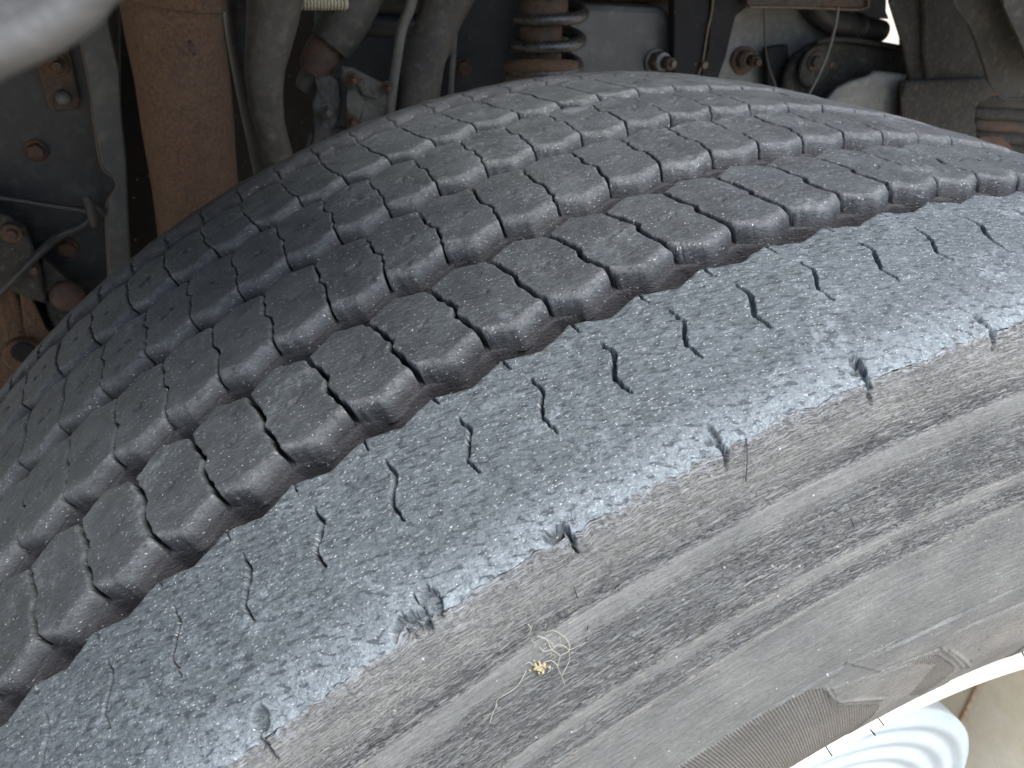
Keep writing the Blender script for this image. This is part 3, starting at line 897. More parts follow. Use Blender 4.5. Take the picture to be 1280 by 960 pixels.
def disc(name, px, py, Y, rpx, h, mat, parent=None, sides=24, rot=0.0, dome=0, tilt=(0, 0), **kw):
    """short cylinder / hexagon facing the viewer, standing h metres proud of Y"""
    c = at(px, py, Y); r = rpx * pxm(px, py, Y)
    V = []; F = []
    levels = [(1.0, 0), (1.0, -h * .8), (.88, -h)] if not dome else [(1.0, 0), (.96, -h * .4), (.75, -h * .8), (.4, -h * .97), (.1, -h)]
    tx, tz = tilt
    for f, y in levels:
        for j in range(sides):
            a = 2 * math.pi * j / sides + rot
            V.append((c[0] + r * f * math.cos(a) + tx * -y, c[1] + y, c[2] + r * f * math.sin(a) + tz * -y))
    n = len(levels)
    for i in range(n - 1):
        for j in range(sides):
            F.append((i * sides + j, i * sides + (j + 1) % sides, (i + 1) * sides + (j + 1) % sides, (i + 1) * sides + j))
    F.append(tuple(range(sides))); F.append(tuple(range((n - 1) * sides, n * sides)))
    me = bpy.data.meshes.new(name); me.from_pydata(V, [], F)
    bm = bmesh.new(); bm.from_mesh(me); bmesh.ops.recalc_face_normals(bm, faces=bm.faces); bm.to_mesh(me); bm.free()
    if sides > 8: me.polygons.foreach_set('use_smooth', [len(p.vertices) == 4 for p in me.polygons])
    return link(name, me, mat, parent, **kw)

def lump(name, pts, Y, thick, mat, parent=None, amp=.004, seed=0, seg=3, **kw):
    """a cast piece: outline rounded towards the viewer with a rough skin"""
    cx = sum(p[0] for p in pts) / len(pts); cy = sum(p[1] for p in pts) / len(pts)
    P = []
    n = len(pts)
    for i in range(n):
        for k in range(6):
            t = k / 6
            P.append((pts[i][0] * (1 - t) + pts[(i + 1) % n][0] * t, pts[i][1] * (1 - t) + pts[(i + 1) % n][1] * t))
    rings = [(1.0, thick), (1.0, .35 * thick), (.97, .12 * thick), (.90, .03 * thick), (.8, 0), (.6, 0), (.4, 0), (.2, 0), (.03, 0)]
    V = []; m = len(P)
    for f, y in rings:
        for (x, y2) in P:
            X, Z = cx + (x - cx) * f, cy + (y2 - cy) * f
            p = at(X, Z, Y + y)
            nz = float(fbm(np.array([X * .09]), np.array([Z * .09]), seed + 500, 4)[0])
            p = p + np.array([0, nz * amp * 4 * (1 if f < .98 else .3), 0])
            V.append(tuple(p))
    F = [(i * m + j, i * m + (j + 1) % m, (i + 1) * m + (j + 1) % m, (i + 1) * m + j) for i in range(len(rings) - 1) for j in range(m)]
    F.append(tuple(range(m))); F.append(tuple(range((len(rings) - 1) * m, len(rings) * m)))
    me = bpy.data.meshes.new(name); me.from_pydata(V, [], F)
    bm = bmesh.new(); bm.from_mesh(me); bmesh.ops.recalc_face_normals(bm, faces=bm.faces); bm.to_mesh(me); bm.free()
    me.polygons.foreach_set('use_smooth', [len(p.vertices) == 4 for p in me.polygons])
    return link(name, me, mat, parent, **kw)

M['frame'] = metal('dusty_frame_paint', (.016, .0155, .0155), (.030, .028, .026), .10, 14, .55, dust=(.13, .12, .10), dustamt=.35)
M['bluesteel'] = metal('dark_blue_frame_paint', (.012, .013, .016), (.024, .026, .031), .04, 10, .42, dust=(.12, .12, .12), dustamt=.2)
M['greysteel'] = metal('grey_bracket_paint', (.040, .041, .040), (.068, .066, .061), .10, 14, .5, dust=(.25, .23, .19), dustamt=.3)
M['palesteel'] = metal('dusty_pale_bracket_paint', (.095, .094, .088), (.16, .155, .14), .14, 20, .6, dust=(.36, .33, .26), dustamt=.5)
M['rust'] = metal('rusty_brown_steel', (.050, .028, .016), (.125, .078, .046), .50, 95, .85, rustcol=((.022, .014, .010), (.15, .082, .044)), bump=.0006, dust=(.20, .145, .09), dustamt=.5)
M['rustdark'] = metal('dark_rusty_steel', (.032, .022, .017), (.06, .042, .030), .35, 45, .8, rustcol=((.05, .024, .013), (.12, .06, .028)), bump=.001, dust=(.25, .19, .13), dustamt=.4)
M['bolt'] = metal('rusty_bolt_steel', (.035, .022, .016), (.075, .044, .03), .4, 110, .75, rustcol=((.045, .022, .013), (.12, .058, .03)), bump=.0006)
M['boltgrey'] = metal('dusty_bolt_steel', (.06, .056, .048), (.12, .11, .095), .2, 110, .5, bump=.0004)
M['hose'] = metal('dusty_rubber_hose', (.028, .025, .021), (.062, .056, .046), 0, 22, .7, dust=(.17, .15, .12), dustamt=.5, bump=.0005)
M['hosedark'] = metal('black_rubber_hose', (.018, .018, .018), (.045, .042, .038), 0, 30, .5, dust=(.12, .11, .09), dustamt=.35, bump=.0004)
M['black'] = metal('sooty_black_steel', (.008, .008, .008), (.018, .017, .016), .05, 20, .8, dust=(.06, .05, .04), dustamt=.3, spec=.2)  # black steel parts, and sheets whose black stands in for shade
M['alu'] = metal('dirty_cast_aluminium', (.05, .047, .040), (.11, .104, .088), .15, 60, .7, dust=(.17, .155, .12), dustamt=.4, bump=.0012)
M['spring'] = metal('black_spring_paint', (.018, .016, .014), (.035, .032, .028), .16, 60, .28, dust=(.16, .12, .08), dustamt=.3, spec=.6)
M['cast'] = metal('sooty_cast_iron', (.016, .0145, .012), (.038, .034, .027), .05, 30, .85, dust=(.16, .14, .11), dustamt=.5, bump=.0015)
M['flap'] = metal('dusty_rubber_flap', (.032, .029, .024), (.060, .054, .044), 0, 18, .85, dust=(.24, .22, .18), dustamt=.4, bump=.0006)
M['conduit'] = metal('beige_conduit_plastic', (.30, .27, .18), (.42, .38, .27), 0, 40, .6)
M['edge'] = metal('bare_rusty_edge', (.075, .050, .032), (.13, .092, .062), .2, 60, .7)
M['fender'] = metal('grey_fender_paint', (.060, .061, .062), (.085, .085, .082), 0, 30, .5, dust=(.14, .13, .115), dustamt=.3)

def bolt(px, py, Y, r, mat, parent=None, nut=True, label=None, ml=.0):
    """hexagon head on a washer with a short thread end"""
    w = disc('washer', px, py, Y, r * 1.35, .0025, mat, parent)
    h = disc('bolt_head', px, py, Y - .0022, r, .007, mat, parent, sides=6, rot=.3)
    if nut:
        disc('bolt_end', px + r * .15, py + r * .05, Y - .009, r * .5, .008 + ml, mat, parent, sides=12)
    return h

# ---- black sheets put in for the darkness of the underbody
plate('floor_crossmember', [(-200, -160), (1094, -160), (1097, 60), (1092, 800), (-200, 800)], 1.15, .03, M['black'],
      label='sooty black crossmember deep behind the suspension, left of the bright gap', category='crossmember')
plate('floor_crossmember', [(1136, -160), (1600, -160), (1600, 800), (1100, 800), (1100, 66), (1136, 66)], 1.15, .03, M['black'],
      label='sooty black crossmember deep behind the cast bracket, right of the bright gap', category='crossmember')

# ---- left inner panel
t = thing('inner_panel', 'dark grey bolted steel panel at the far left above the wheel', 'panel', at(60, 200, .46))
def kid(o, root):
    o.parent = root; o.matrix_parent_inverse = Matrix.Translation(root.location).inverted(); return o
def reparent(root, before):
    for o in list(COL.objects):
        if o.name not in before and o is not root and o.parent is None and 'category' not in o: kid(o, root)
def names(): return {o.name for o in COL.objects}
b = names()
plate('panel_sheet', [(-120, -80), (140, -80), (150, 120), (152, 360), (150, 520), (-120, 640)], .47, .006, M['frame'])
plate('doubler_plate', [(38, 58), (78, 36), (86, 60), (100, 128), (97, 137), (68, 140), (60, 132), (50, 95)], .462, .004, M['rustdark'])
disc('dome_rivet', 79, 121, .462, 9, .010, M['boltgrey'], dome=1)
bolt(70, 80, .461, 11, M['rustdark'])
bolt(45, 188, .469, 10, M['bolt'], nut=False)
bolt(83, 309, .469, 10, M['bolt'], nut=False)
disc('grommet', 16, 292, .455, 11, .004, M['rustdark'])
reparent(t, b)

t = thing('spring_shackle', 'rusty brown shackle casting with round holes at the left edge above the tyre', 'shackle', at(60, 380, .42))
b = names()
lump('shackle_arm', [(-60, 230), (10, 268), (32, 282), (52, 335), (60, 380), (30, 372), (-60, 320)], .425, .03, M['cast'], amp=.001, seed=3)
disc('bushing', 15, 289, .422, 12, .006, M['rustdark']); disc('bushing_bolt', 15, 291, .418, 7, .006, M['bolt'], sides=6)
lump('shackle_leg', [(-60, 322), (-4, 326), (22, 362), (40, 420), (70, 455), (60, 560), (-60, 560)], .44, .03, M['rust'], amp=.0016, seed=5)
lump('shackle_rib', [(22, 350), (38, 366), (58, 410), (80, 430), (60, 520), (44, 450), (30, 410)], .43, .02, M['rust'], amp=.0012, seed=9)
lump('shackle_boss', [(50, 318), (66, 330), (92, 352), (104, 372), (96, 410), (74, 420), (60, 395), (52, 350)], .435, .03, M['cast'], amp=.0012, seed=7)
disc('shackle_bolt', 84, 369, .434, 20, .010, M['bolt'], dome=1)
disc('shackle_pin', 42, 336, .420, 6, .006, M['rustdark'], sides=6)
disc('eye_ring', 30, 440, .425, 22, .010, M['rust']); disc('eye_hole', 30, 440, .4145, 14, .002, M['black'])
reparent(t, b)

hose('thin_cable', [(-60, 238, .44, 4), (20, 250, .44, 4), (70, 258, .44, 4), (112, 264, .44, 4)], M['hosedark'],
     label='thin black cable crossing the left panel to the cable tie', category='cable')
hose('thin_cable', [(118, 268, .44, 4), (100, 284, .437, 5), (72, 296, .43, 5), (52, 314, .415, 5), (30, 336, .41, 4), (0, 366, .41, 4), (-40, 400, .41, 4)], M['hosedark'],
     label='black cable drooping from the cable tie down past the rusty shackle', category='cable')
t = thing('cable_tie', 'grubby cable tie clip gripping two cables beside the wavy flange', 'clip', at(116, 264, .435))
b = names()
hose('tie_band', [(108, 246, .434, 5), (114, 262, .431, 6), (118, 282, .434, 5)], M['hose'])
hose('tie_tail', [(108, 252, .433, 3), (124, 262, .433, 3.5), (130, 268, .436, 3)], M['hose'])
reparent(t, b)

t = thing('wavy_flange', 'tall dusty grey steel flange with a wavy rusty edge, left of the rusty tube', 'flange', at(130, 150, .44))
b = names()
fl_ = [(92, -60), (97, 30), (102, 60), (112, 110), (118, 160), (127, 208), (142, 222), (145, 234), (134, 252), (132, 272), (135, 340), (138, 420)]
fr_ = [(168, 420), (164, 330), (160, 260), (158, 200), (152, 140), (150, 90), (143, 60), (133, 12), (132, -60)]
plate('flange_sheet', fl_ + fr_, .438, .005, M['greysteel'])
hose('flange_edge', [(x, y, .4385, 1.0) for x, y in fl_], M['edge'], n=6, ns=8)
plate('rust_patch', [(97, 26), (111, 16), (113, 30), (108, 42), (101, 47)], .4368, .0015, M['bolt'], bev=0)
reparent(t, b)
plate('box_section', [(150, -60), (196, -60), (240, 330), (150, 420)], .60, .03, M['black'],  # flat black sheet stands in for the shade of this gap
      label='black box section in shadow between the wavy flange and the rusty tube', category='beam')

# ---- rusty tube
t = thing('rusty_tube', 'thick rusty brown steel tube standing behind the tyre, widest piece upper left', 'tube', at(225, 130, .40))
b = names()
P3 = [(208, -120, .40, 60), (212, -30, .40, 60), (215, 6, .40, 59.5), (219, 40, .40, 58), (229, 100, .40, 56), (236, 160, .40, 54), (243, 220, .40, 51), (249, 280, .40, 49), (256, 360, .40, 48), (262, 440, .40, 48)]
hose('tube_body', P3, M['rust'], ns=48, n=8, noise=.015)
hose('tube_collar', [(206, -120, .40, 66), (211, -20, .40, 66), (212, 4, .40, 65)], M['rust'], ns=48)
hose('weld_scab', [(237, 52, .354, 2.5), (240, 60, .350, 4), (243, 68, .352, 2.5)], M['bolt'], ns=8, n=4)
reparent(t, b)

# ---- hoses next to it
hose('dark_hose', [(296, -60, .46, 22), (300, 30, .46, 19), (312, 110, .46, 17), (330, 200, .47, 16), (350, 300, .48, 16)], M['hosedark'],
     label='black hose in shadow just right of the rusty tube', category='hose')
hose('curved_hose', [(352, -80, .40, 40), (346, -20, .40, 35), (338, 40, .40, 29), (331, 90, .40, 24), (334, 140, .40, 20), (345, 180, .40, 17), (362, 230, .40, 16), (380, 290, .40, 16)], M['hose'], ns=36, noise=.06, seed=4,
     label='fat dusty brown hose curving down behind the tread, right of the rusty tube', category='hose')

t = thing('corrugated_conduit', 'short beige corrugated conduit at the top edge beside the curved hose', 'conduit', at(400, 4, .42))
b = names()
for i in range(14):
    hose('ring', [(374 + i * 4.2, 2, .42, 10 if i % 1 == 0 else 8), (376.4 + i * 4.2, 2, .42, 10)], M['conduit'], ns=18, n=2)
hose('conduit_core', [(340, 2, .42, 8.2), (434, 2, .42, 8.2)], M['conduit'], ns=18, n=2)
reparent(t, b)

t = thing('elbow_pipe', 'dusty rubber elbow with a rusty orange coupling above the aluminium casting', 'pipe', at(420, 60, .45))
b = names()
hose('rubber_elbow', [(470, -90, .46, 34), (455, -30, .455, 33), (436, 14, .45, 31), (420, 44, .45, 28), (412, 56, .45, 26)], M['hose'], ns=36)
hose('rusty_coupling', [(414, 50, .452, 21), (402, 68, .452, 22), (394, 84, .452, 20), (389, 92, .452, 18)], M['bolt'], ns=32)
hose('coupling_neck', [(392, 86, .455, 13), (384, 100, .458, 12), (378, 110, .46, 10)], M['alu'], ns=24)
reparent(t, b)

t = thing('aluminium_casting', 'dirty grey cast aluminium housing with small bolts half hidden behind the tread', 'housing', at(440, 120, .44))
b = names()
lump('casting_lobe', [(392, 94), (408, 90), (424, 98), (428, 120), (424, 150), (414, 164), (420, 200), (386, 210), (392, 160), (390, 130), (396, 112)], .44, .035, M['alu'], amp=.0022, seed=11)
lump('casting_cover', [(426, 82), (440, 84), (484, 106), (492, 120), (486, 150), (500, 190), (440, 220), (430, 150), (432, 108), (424, 94)], .43, .03, M['alu'], amp=.0020, seed=13)
lump('casting_rib', [(450, 98), (466, 100), (476, 118), (470, 124), (452, 118), (446, 106)], .426, .008, M['alu'], amp=.001, seed=17)
lump('casting_rib', [(434, 112), (444, 112), (456, 128), (448, 150), (436, 152), (432, 130)], .426, .008, M['alu'], amp=.001, seed=18)
bolt(440, 98, .424, 6.5, M['bolt']); bolt(483, 108, .424, 5, M['bolt']); bolt(439, 151, .424, 6, M['rustdark']); bolt(408, 138, .432, 7, M['alu'])
lump('casting_foot', [(384, 165), (420, 158), (440, 160), (430, 240), (370, 240)], .445, .03, M['alu'], amp=.002, seed=19)
reparent(t, b)

# ---- frame rail
t = thing('frame_rail', 'dark blue painted chassis frame rail running behind hoses and coil spring', 'frame rail', at(600, 60, .60))
b = names()
plate('rail_web', [(404, -140), (640, -140), (720, -140), (720, 300), (404, 400)], .60, .008, M['bluesteel'])
hose('rail_bulge', [(395, 22, .60, 14), (440, 26, .60, 16), (500, 30, .60, 16), (560, 30, .60, 14)], M['bluesteel'], ns=24)
bolt(578, 84, .599, 9, M['bolt'], nut=False)
reparent(t, b)
hose('cross_tube', [(440, -16, .50, 26), (480, -8, .50, 22), (540, -10, .50, 22), (600, -30, .50, 22)], M['hosedark'], label='black cross tube at the top edge above the blue frame rail', category='tube')

hose('brake_line', [(526, -60, .43, 8), (513, 6, .43, 7), (503, 34, .43, 6.5), (497, 70, .43, 6), (491, 110, .43, 6), (487, 150, .43, 6), (486, 200, .43, 6)], M['boltgrey'], ns=16,
     label='thin pale steel line running down left of the fat grey hose', category='pipe')
hose('fat_hose', [(586, -90, .44, 32), (563, -20, .44, 29), (550, 20, .44, 27), (536, 60, .44, 25), (525, 100, .44, 24), (519, 140, .44, 24), (514, 200, .44, 24)], M['hose'], ns=36, noise=.04, seed=8,
     label='fat straight grey hose left of the coil spring going behind the tread', category='hose')
hose('side_hose', [(600, -40, .47, 9), (584, 0, .47, 8), (566, 34, .47, 8), (556, 60, .47, 9), (548, 80, .47, 8), (542, 130, .47, 7), (538, 190, .47, 7)], M['hose'], ns=16, noise=.1, seed=9,
     label='slim frayed brown hose hugging the right side of the fat grey hose', category='hose')
hose('steel_rod', [(569, 36, .50, 3.4), (566, 80, .50, 3.4), (563, 130, .50, 3.4), (561, 190, .50, 3.4)], M['boltgrey'], ns=12,
     label='short upright steel rod left of the round rusty bolt on the blue rail', category='rod')
plate('dark_gusset', [(546, 70), (564, 40), (562, 200), (536, 200)], .52, .01, M['black'], label='black gusset in the narrow gap behind the slim brown hose', category='bracket')  # flat black plate filling the gap

# ---- coil spring and damper
t = thing('coil_spring', 'black coil spring with worn paint around a rusty damper, top centre', 'spring', at(680, 50, .47))
b = names()
c0 = at(684, 50, .475); u = pxm(684, 50, .475)
pts = []
for i in range(0, 400):
    a = i / 400 * 2 * math.pi * 6.3 + 1.5
    z = (i / 400 * 6.3) * 30 * u
    rr = 43 * u * (1 - .0012 * (i - 60) * .2)
    pts.append((c0[0] + rr * math.cos(a), c0[1] + rr * math.sin(a) * .95, c0[2] - 52 * u + z + .004))
link('coil', tube_mesh('coil', pts, 7.2 * u, 16), M['spring'])
hose('damper_body', [(676, -120, .475, 27), (676, 20, .475, 27), (677, 60, .475, 25), (677, 120, .475, 24), (677, 200, .475, 24)], M['rustdark'], ns=32)
hose('damper_sleeve', [(690, -110, .475, 30), (680, -30, .475, 31), (679, 20, .475, 31)], M['rustdark'], ns=32)
hose('spring_seat', [(676, 78, .475, 36), (676, 85, .475, 43), (676, 100, .475, 45), (676, 150, .475, 40)], M['rust'], ns=40, n=5)
pts = []
for i in range(60):
    a = math.pi * .55 + i / 60 * math.pi * 1.5
    pts.append((c0[0] - 3 * u + 41 * u * math.cos(a), c0[1] + 41 * u * math.sin(a), c0[2] - (32 + 8 * math.cos(i / 60 * 5)) * u))
link('seat_wrap', tube_mesh('seat_wrap', pts, 8.5 * u, 14), M['rust'])
reparent(t, b)

# ---- grey box beam right of the spring
t = thing('box_beam', 'smooth grey box beam end with a nut on its right side, right of the coil spring', 'beam', at(780, 50, .52))
b = names()
plate('beam_face', [(706, 2), (760, 4), (832, 8), (842, 22), (841, 100), (830, 200), (700, 200)], .52, .05, M['greysteel'], bev=.008)
hose('beam_top', [(700, -8, .55, 10), (770, -6, .55, 10), (840, -6, .55, 10)], M['rustdark'])
disc('washer', 818, 76, .519, 15, .003, M['boltgrey']); disc('nut', 820, 76, .516, 12, .010, M['rustdark'], sides=6, rot=.2)
disc('washer', 828, 77, .507, 11, .003, M['palesteel'], sides=20); disc('bolt_end', 832, 78, .504, 8, .012, M['rustdark'], sides=12); disc('bolt_tip', 839, 79, .494, 4, .006, M['boltgrey'], sides=10)
reparent(t, b)
hose('upper_pipe', [(690, -26, .47, 20), (760, -16, .50, 14), (850, -20, .50, 16), (900, -20, .50, 16)], M['hosedark'], label='dark pipe along the top edge over the grey box beam', category='pipe')

# ---- black upright frame with window
t = thing('black_upright', 'black upright and crossbar frame with thin rusty edges right of the box beam', 'frame', at(870, 50, .50))
b = names()
plate('upright_face', [(842, -120), (892, -120), (886, 20), (871, 104), (860, 220), (840, 220), (843, 30)], .50, .012, M['black'])
hose('rusty_edge', [(893, -100, .498, 1.6), (891, 0, .498, 1.6), (884, 40, .498, 1.6), (878, 78, .498, 1.6), (871, 104, .498, 1.6), (862, 180, .498, 1.6)], M['edge'], ns=8)
disc('edge_tab', 880, 81, .497, 4.5, .003, M['edge'])
plate('upright_side', [(895, -120), (960, -120), (950, 6), (936, 8), (920, 20), (914, 44), (908, 70), (896, 104), (880, 220), (864, 220), (874, 104), (886, 60)], .515, .03, M['black'])
plate('crossbar', [(934, -120), (1086, -120), (1080, 10), (1010, 10), (934, 7)], .50, .012, M['rustdark'])
hose('crossbar_edge', [(936, 8.5, .499, 1.4), (980, 9, .499, 1.4), (1030, 10.5, .499, 1.4), (1080, 11, .499, 1.4), (1086, -6, .499, 1.6), (1088, -60, .499, 1.6)], M['edge'], ns=8)
reparent(t, b)

t = thing('anchor_plate', 'pale dusty plate with a rusty washer and bolt framed by the black upright', 'plate', at(940, 60, .56))
b = names()
plate('plate_sheet', [(880, -20), (1040, -20), (1060, 60), (1010, 160), (960, 240), (860, 240)], .57, .008, M['palesteel'])
disc('rust_stain', 930, 76, .569, 17, .001, M['rust']); 
disc('washer', 925, 73, .568, 14, .003, M['bolt']); disc('nut', 928, 73, .565, 11, .009, M['bolt'], sides=6)
disc('washer', 936, 75, .556, 9, .002, M['edge'], sides=20); disc('bolt_end', 938, 75, .554, 7, .012, M['bolt'], sides=12); disc('bolt_tip', 944, 77, .544, 4.5, .008, M['bolt'], sides=10)
reparent(t, b)

hose('thin_wire', [(955, 6, .50, 1.1), (956, 50, .50, 1.1), (960, 80, .50, 1.3), (968, 104, .50, 1.6), (976, 130, .50, 1.8)], M['hosedark'], ns=8,
     label='hair-thin dark wire hanging over the pale plate', category='wire')
hose('thin_rod', [(1048, 8, .48, 2.0), (1044, 32, .48, 2.0), (1036, 62, .48, 2.0), (1024, 92, .48, 1.8), (1010, 120, .48, 1.6)], M['boltgrey'], ns=10,
     label='thin pale rod slanting across the round black bushing', category='rod')

t = thing('axle_beam', 'dark greasy beam with a rounded end and faint round bolt, upper right of the tyre', 'beam', at(1040, 80, .50))
b = names()
lump('beam_end', [(974, 110), (980, 84), (992, 66), (1012, 54), (1040, 48), (1080, 54), (1140, 58), (1150, 110), (1120, 180), (980, 190)], .53, .06, M['cast'], amp=.001, seed=23)
hose('beam_lip', [(1020, 52, .525, 3), (1050, 49, .525, 3), (1095, 54, .525, 3), (1130, 60, .525, 3)], M['cast'], ns=10)
disc('bushing', 1016, 82, .522, 24, .006, M['cast']); disc('bushing_washer', 1018, 76, .517, 12, .004, M['rustdark']); disc('bolt_head', 1018, 76, .513, 7, .006, M['cast'], sides=6)
disc('bolt_tip', 1036, 80, .520, 4, .006, M['rust'], sides=10)
reparent(t, b)
plate('shadow_web', [(960, 60), (985, 56), (1000, 200), (960, 220)], .548, .01, M['black'], label='black web in shadow left of the rounded beam end', category='bracket')  # flat black plate beside the beam end

t = thing('clamped_hose', 'black rubber hose with a clamp ending left of the bright gap', 'hose', at(1060, 35, .55))
b = names()
hose('hose_body', [(1010, -30, .56, 16), (1018, 6, .555, 15), (1036, 24, .55, 15), (1058, 31, .55, 15), (1072, 35, .55, 14.5)], M['hosedark'])
hose('hose_clamp', [(1066, 33, .55, 16.5), (1072, 34.5, .55, 16.5)], M['hosedark'], n=3)
hose('hose_end', [(1070, 34, .55, 13.5), (1088, 37, .55, 13.5), (1101, 39, .55, 12.5), (1104, 39.5, .55, 9)], M['hosedark'])
reparent(t, b)
plate('small_bracket', [(1086, -60), (1110, -60), (1108, 14), (1112, 24), (1062, 22), (1064, 14), (1084, 12)], .56, .006, M['palesteel'], label='small pale bracket above the clamped hose at the top edge', category='bracket')

t = thing('grey_bracket', 'light grey dusty bracket peeking over the tread below the dark beam', 'bracket', at(1100, 110, .48))
b = names()
lump('bracket_body', [(1030, 124), (1046, 108), (1062, 100), (1082, 94), (1092, 88), (1134, 92), (1126, 110), (1124, 200), (1020, 190)], .485, .03, M['palesteel'], amp=.0008, seed=31)
reparent(t, b)

t = thing('cast_bracket', 'big sooty cast iron bracket with a raised rib at the right above the tread', 'bracket', at(1170, 90, .46))
b = names()
plate('bracket_face', [(1112, -100), (1260, -100), (1260, 60), (1250, 120), (1144, 140), (1137, 96), (1129, 56), (1113, 4)], .475, .005, M['cast'], bev=.004)
lump('bracket_foot', [(1130, 100), (1176, 98), (1236, 96), (1240, 120), (1216, 130), (1210, 170), (1250, 280), (1126, 280), (1124, 120)], .46, .03, M['cast'], amp=.0015, seed=37)
hose('raised_rib', [(1152, -40, .473, 4), (1155, 30, .472, 4), (1156, 70, .470, 4), (1160, 96, .466, 5)], M['cast'], ns=12)
reparent(t, b)

t = thing('leaf_spring_end', 'stack of rusty brown leaves in shadow at the right edge', 'leaf spring', at(1250, 160, .47))
b = names()
for i in range(7):
    y = 112 + i * 15
    hose('leaf', [(1214, y - 3, .478, 7), (1235, y, .472, 8), (1262, y + 1, .472, 8), (1300, y + 6, .475, 8), (1360, y + 14, .48, 8)], M['cast'] if i % 3 else M['rustdark'], ns=10, n=4, noise=.12, seed=40 + i)
lump('leaf_clamp', [(1205, 110), (1222, 112), (1218, 150), (1222, 190), (1206, 190)], .462, .02, M['cast'], amp=.001, seed=50)
lump('rust_lump', [(1222, 170), (1252, 168), (1270, 190), (1262, 230), (1220, 220)], .462, .02, M['rust'], amp=.002, seed=51)
reparent(t, b)

def flap(label, inner, outer, Y):
    t = thing('mud_flap', label, 'mud flap', at(*inner[2], Y), group='rubber flaps at the upper right corner')
    b = names()
    plate('flap_sheet', inner + outer, Y, .006, M['flap'], Yf=lambda x, y: Y - .0002 * (x - 1190), bev=.002)
    hose('flap_edge', [(x, y, Y - .0002 * (x - 1190), 1.8) for x, y in inner], M['flap'], ns=8, n=5)
    reparent(t, b)
flap('larger brown rubber flap with a pale curved edge at the upper right',
     [(1186, -60), (1192, 0), (1212, 30), (1224, 60), (1232, 84), (1238, 104), (1248, 118), (1260, 124), (1284, 122)], [(1300, 120), (1300, -60)], .40)
flap('brown rubber flap cut off by the upper right corner, right of the larger one',
     [(1246, -60), (1254, 0), (1266, 30), (1276, 52), (1290, 90)], [(1400, 90), (1400, -60)], .37)

# ---- blurred fender edge close to the camera
t = thing('fender_lip', 'pale grey fender lip out of focus in the upper left corner', 'fender', at(40, -10, -.165))
b = names()
FY = -.163
fo = [(-420, 420), (-160, 180), (0, 92), (60, 64), (104, 34), (134, 0), (222, -60), (330, -130), (430, -230)]
hose('lip_roll', [(x - 7, y - 24, FY, 28) for x, y in fo], M['fender'], ns=28, n=8)
V = []
for x, y in fo:
    p = at(x, y - 12, FY); V.append(p)
me_pts = [tuple(p) for p in V] + [(p[0], p[1] + .004, p[2] + .05) for p in V]
n = len(V)
me = bpy.data.meshes.new('fender_skin'); me.from_pydata(me_pts, [], [(i, i + 1, n + i + 1, n + i) for i in range(n - 1)]); me.update()
o = link('fender_skin', me, M['fender']); md = o.modifiers.new('thickness', 'SOLIDIFY'); md.thickness = .002
# added sheet, unseen above the frame, that shades the upper-left tread
gx = np.linspace(-1.15, -.16, 22); gy = np.linspace(-.10, .50, 10)
GX, GY = np.meshgrid(gx, gy, indexing='ij')
GZ = 1.185 - .75 * np.clip(-.42 - GX, 0, None) ** 2 + .03 * np.sin(np.clip((GY + .10) / .60, 0, 1) * math.pi)
o = link('mudguard_sheet', mesh_grid('mudguard_sheet', np.stack([GX, GY, GZ], -1)), M['black']); md = o.modifiers.new('thickness', 'SOLIDIFY'); md.thickness = .002
reparent(t, b)

# ---- unseen roof added as the truck underside to shade what lies below; ground
def box(name, lo, hi, mat, **kw):
    bm = bmesh.new(); bmesh.ops.create_cube(bm, size=1)
    for v in bm.verts:
        v.co = Vector([(lo[i] + hi[i]) / 2 + v.co[i] * (hi[i] - lo[i]) for i in range(3)])
    me = bpy.data.meshes.new(name); bm.to_mesh(me); bm.free()
    return link(name, me, mat, **kw)
box('cargo_floor', (-3.0, .08, 1.36), (3.5, 2.1, 1.42), M['black'], label='black underside of the truck body above the wheel', category='truck body')

k = NT('sandy_ground', .9, 0, .2)
w = k.coords('World')
c = k.ramp(k.noise(w, 3.0, 8, .7), [(.3, (.36, .31, .23)), (.7, (.52, .46, .36))])
k.color(c); k.bump([(k.noise(w, 60, 6, .7), .01)])
gs = 600
me = bpy.data.meshes.new('ground'); me.from_pydata([(-gs, -gs, 0), (gs, -gs, 0), (gs, gs, 0), (-gs, gs, 0)], [], [(0, 1, 2, 3)])
link('ground', me, k.m, kind='structure')

# ---- small dry debris caught on the rubber
def side_pt(px, py, lift=.0008):
    """point on the near sidewall seen at a pixel of the photograph"""
    d = CAMR @ np.array([(px - 640) / FPX, -(py - 480) / FPX, -1.]); d /= np.linalg.norm(d)
    ts = np.linspace(.12, .6, 6000); p = CAMP + ts[:, None] * d
    r = np.hypot(p[:, 0], p[:, 2] - AX)
    o = np.argsort(PR[:, 0])
    g = p[:, 1] - np.interp(r, PR[o, 0], PR[o, 1])
    i = np.where((g[1:] > -lift) & (r[1:] < .503))[0]
    return p[i[0]] if len(i) else p[0]
km = NT('dry_root_fibre', .8); km.color((.36, .34, .28))
km2 = NT('yellow_dry_crumb', .9); km2.color((.34, .29, .17))
t = thing('dry_root_tuft', 'tiny tangle of dry pale rootlets with a yellow crumb stuck to the sidewall', 'plant debris', side_pt(690, 820))
b = names()
rr_ = random.Random(3)
def fibre(pts, r=.00011):
    q = catmull([side_pt(x, y, .0009) for x, y in pts], 4)
    link('rootlet', tube_mesh('rootlet', q, [r * (1 - .5 * i / len(q)) for i in range(len(q))], 5), km.m)
fibre([(672, 795), (684, 800), (690, 812), (700, 820), (697, 832), (702, 845), (706, 856)])
fibre([(700, 820), (712, 812), (709, 800), (700, 792), (690, 788), (680, 792)])
fibre([(690, 812), (697, 806), (706, 808), (712, 812), (722, 808), (732, 803)])
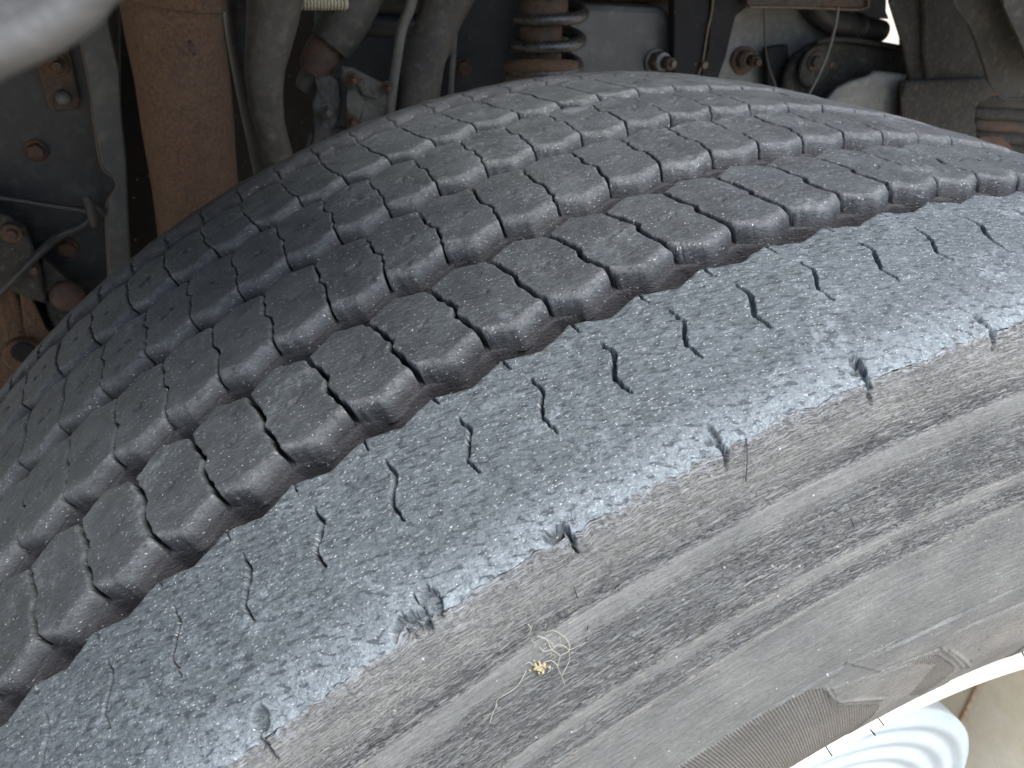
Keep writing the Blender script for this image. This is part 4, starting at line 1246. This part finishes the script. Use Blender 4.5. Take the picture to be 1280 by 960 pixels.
fibre([(697, 832), (690, 826), (680, 828), (676, 834)])
fibre([(702, 845), (708, 834), (712, 824), (711, 812)])
fibre([(658, 838), (654, 846), (648, 856), (636, 866), (622, 874), (618, 888), (604, 896)])
fibre([(660, 780), (664, 786), (660, 794)])
fibre([(676, 834), (668, 832), (662, 828), (656, 830)])
fibre([(612, 905), (616, 892), (622, 880)]); fibre([(690, 812), (680, 814), (674, 808)])
for i in range(16):
    x, y = rr_.gauss(690, 14), rr_.gauss(815, 16)
    fibre([(x, y), (x + rr_.uniform(-6, 6), y + rr_.uniform(-5, 5)), (x + rr_.uniform(-10, 10), y + rr_.uniform(-8, 8))], .00006)
bm = bmesh.new()
for i in range(46):
    p = side_pt(674 + rr_.gauss(0, 5.5), 834 + rr_.gauss(0, 3.6), .0008)
    bmesh.ops.create_icosphere(bm, subdivisions=1, radius=rr_.uniform(.00012, .00042), matrix=Matrix.Translation(p) @ Matrix.Rotation(rr_.random() * 3, 4, 'X') @ Matrix.Diagonal((1, .6, 1.5, 1)))
me = bpy.data.meshes.new('crumb'); bm.to_mesh(me); bm.free()
link('crumb', me, km2.m)
reparent(t, b)
def hair(label, pts, mat=None, r=.00012):
    q = catmull([side_pt(x, y, .0012) for x, y in pts], 5)
    link('rubber_hair', tube_mesh('rubber_hair', q, r, 6), mat or M['floor'], label=label, category='rubber hair', group='moulding hairs on the sidewall')
# ticks of moulded rubber beside the bead, parts of the wheel
for (x, y, x2, y2) in ((1096, 895, 1105, 907), (1031, 931, 1040, 945), (1276, 811, 1281, 822), (1088, 912, 1094, 919)):
    a_, b_ = at(x, y, -.124), at(x2, y2, -.128)
    W(link('rubber_hair', tube_mesh('rubber_hair', [a_, (a_ + b_) / 2, b_], .00030, 6), M['floor']))
for pts in ([(933, 548), (934, 575), (932, 602)], [(717, 733), (722, 748)], [(735, 782), (734, 788)], [(1063, 647), (1068, 660)]):
    q = catmull([side_pt(x, y, .0009) for x, y in pts], 4)
    W(link('rubber_hair', tube_mesh('rubber_hair', q, .00014, 6), M['floor']))
